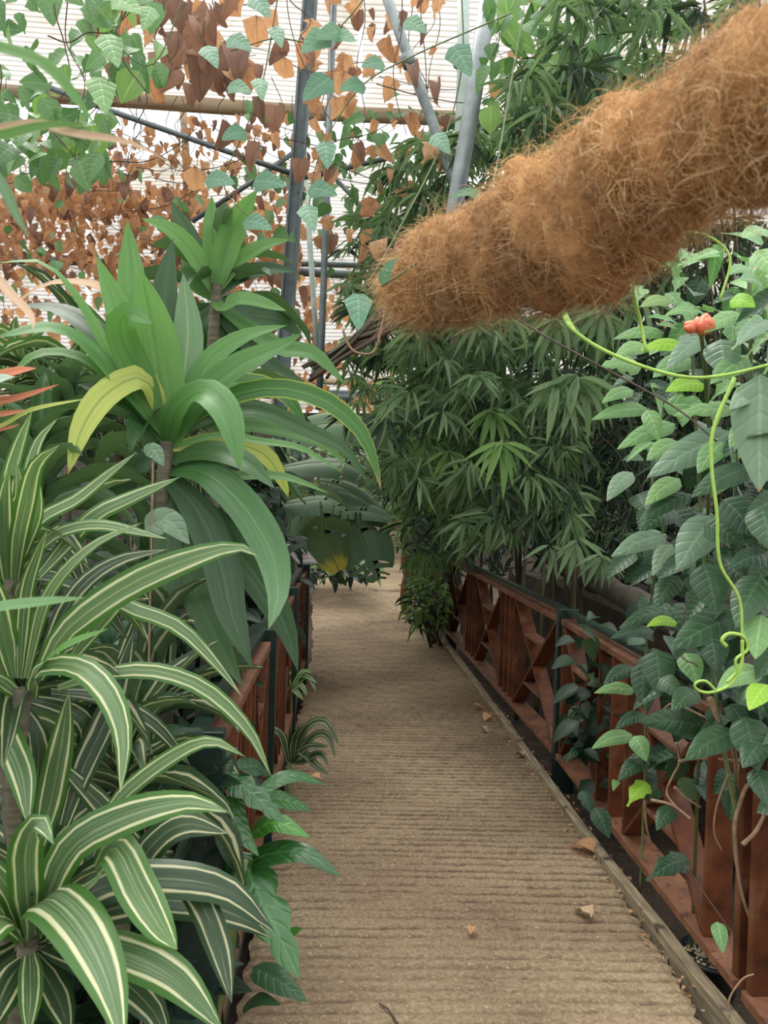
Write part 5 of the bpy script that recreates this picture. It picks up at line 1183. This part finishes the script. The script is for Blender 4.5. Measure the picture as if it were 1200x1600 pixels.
# litter along the edging: many tiny scraps nobody would count
mm = []
for i in range(420):
    f = random.random(); y = 2.3+6.2*f**.8; x = np.interp(y, RY, RX) + random.gauss(.0, .03)
    mm.append((mtx((x, y, .004), Vector((random.gauss(0, 1), random.gauss(0, 1), .1)), Vector((random.gauss(0, .4), random.gauss(0, .4), 1)), random.uniform(.012, .035), random.uniform(.006, .02)), random.randrange(2)))

tmp = thing('leaf_litter', 'fine dry leaf litter gathered along the right edge of the path', 'litter', (1.1, 4, 0))
scatter(tmp, [TL, TL2], mm, 0, rest_name='scraps')
# pot with gravel behind the railing
pp = G(1110, 1530, -.05); pt = thing('plant_pot', 'black round pot filled with pale gravel behind the near right railing', 'pot', (pp.x+.02, pp.y+.05, -.12))
mb = MB(); nseg = 20; prof_ = [(.0, 0), (.085, 0), (.105, .12), (.112, .12), (.112, .135), (.1, .135), (.095, .11), (0, .11)]
for (r, z) in prof_:
    for k in range(nseg): mb.v.append((pt.location.x+r*math.cos(2*math.pi*k/nseg), pt.location.y+r*math.sin(2*math.pi*k/nseg), pt.location.z+z))
for i in range(len(prof_)-1):
    for k in range(nseg): mb.f.append((i*nseg+k, i*nseg+(k+1) % nseg, (i+1)*nseg+(k+1) % nseg, (i+1)*nseg+k))
mb.build('pot_body', M['pot'], pt, smooth=True)
mb = MB()
for i in range(150):
    a = random.uniform(0, 6.28); r = .088*math.sqrt(random.random()); c = Vector(pt.location)+Vector((r*math.cos(a), r*math.sin(a), .115+random.uniform(0, .008))); s = random.uniform(.004, .008)
    mb.add([c+Vector(v)*s for v in ((1, 0, 0), (-1, 0, 0), (0, 1, 0), (0, -1, 0), (0, 0, .8), (0, 0, -.8))], [(0, 2, 4), (2, 1, 4), (1, 3, 4), (3, 0, 4), (2, 0, 5), (1, 2, 5), (3, 1, 5), (0, 3, 5)])
o = mb.build('gravel', M['pebble'], pt); o['kind'] = 'stuff'
print('objects', len(bpy.data.objects), 'tris', sum(len(m.polygons)*2 for m in bpy.data.meshes))

# repeats share a group
GR = {'steel_pipe': 'round pipes of the greenhouse frame', 'brace_rod': 'thin brace rods of the greenhouse frame', 'roof_beam': 'horizontal beams of the greenhouse', 'railing': 'timber railings along the path',
      'edging_board': 'edging boards along the path', 'fallen_leaf': 'fallen leaves on the path', 'twig': 'twigs on the path', 'dried_vine': 'dried vines hanging from the frame', 'green_vine': 'green vines hanging from the frame',
      'bamboo': 'bamboo on the right side', 'dark_hedge': 'dark undergrowth along the path', 'striped_dracaena': 'cream-striped dracaenas at the left', 'green_dracaena': 'green dracaenas at the left',
      'background_dracaena': 'dracaenas farther back on the left', 'banana_plant': 'banana plants by the far path', 'far_shrub': 'shrubs at the far end', 'striped_tuft': 'striped tufts at the left path edge', 'timber_edging': 'timber bed edges at the far end'}
for o in bpy.data.objects:
    if o.parent is None and o.get('category') and o.name.split('.')[0] in GR: o['group'] = GR[o.name.split('.')[0]]
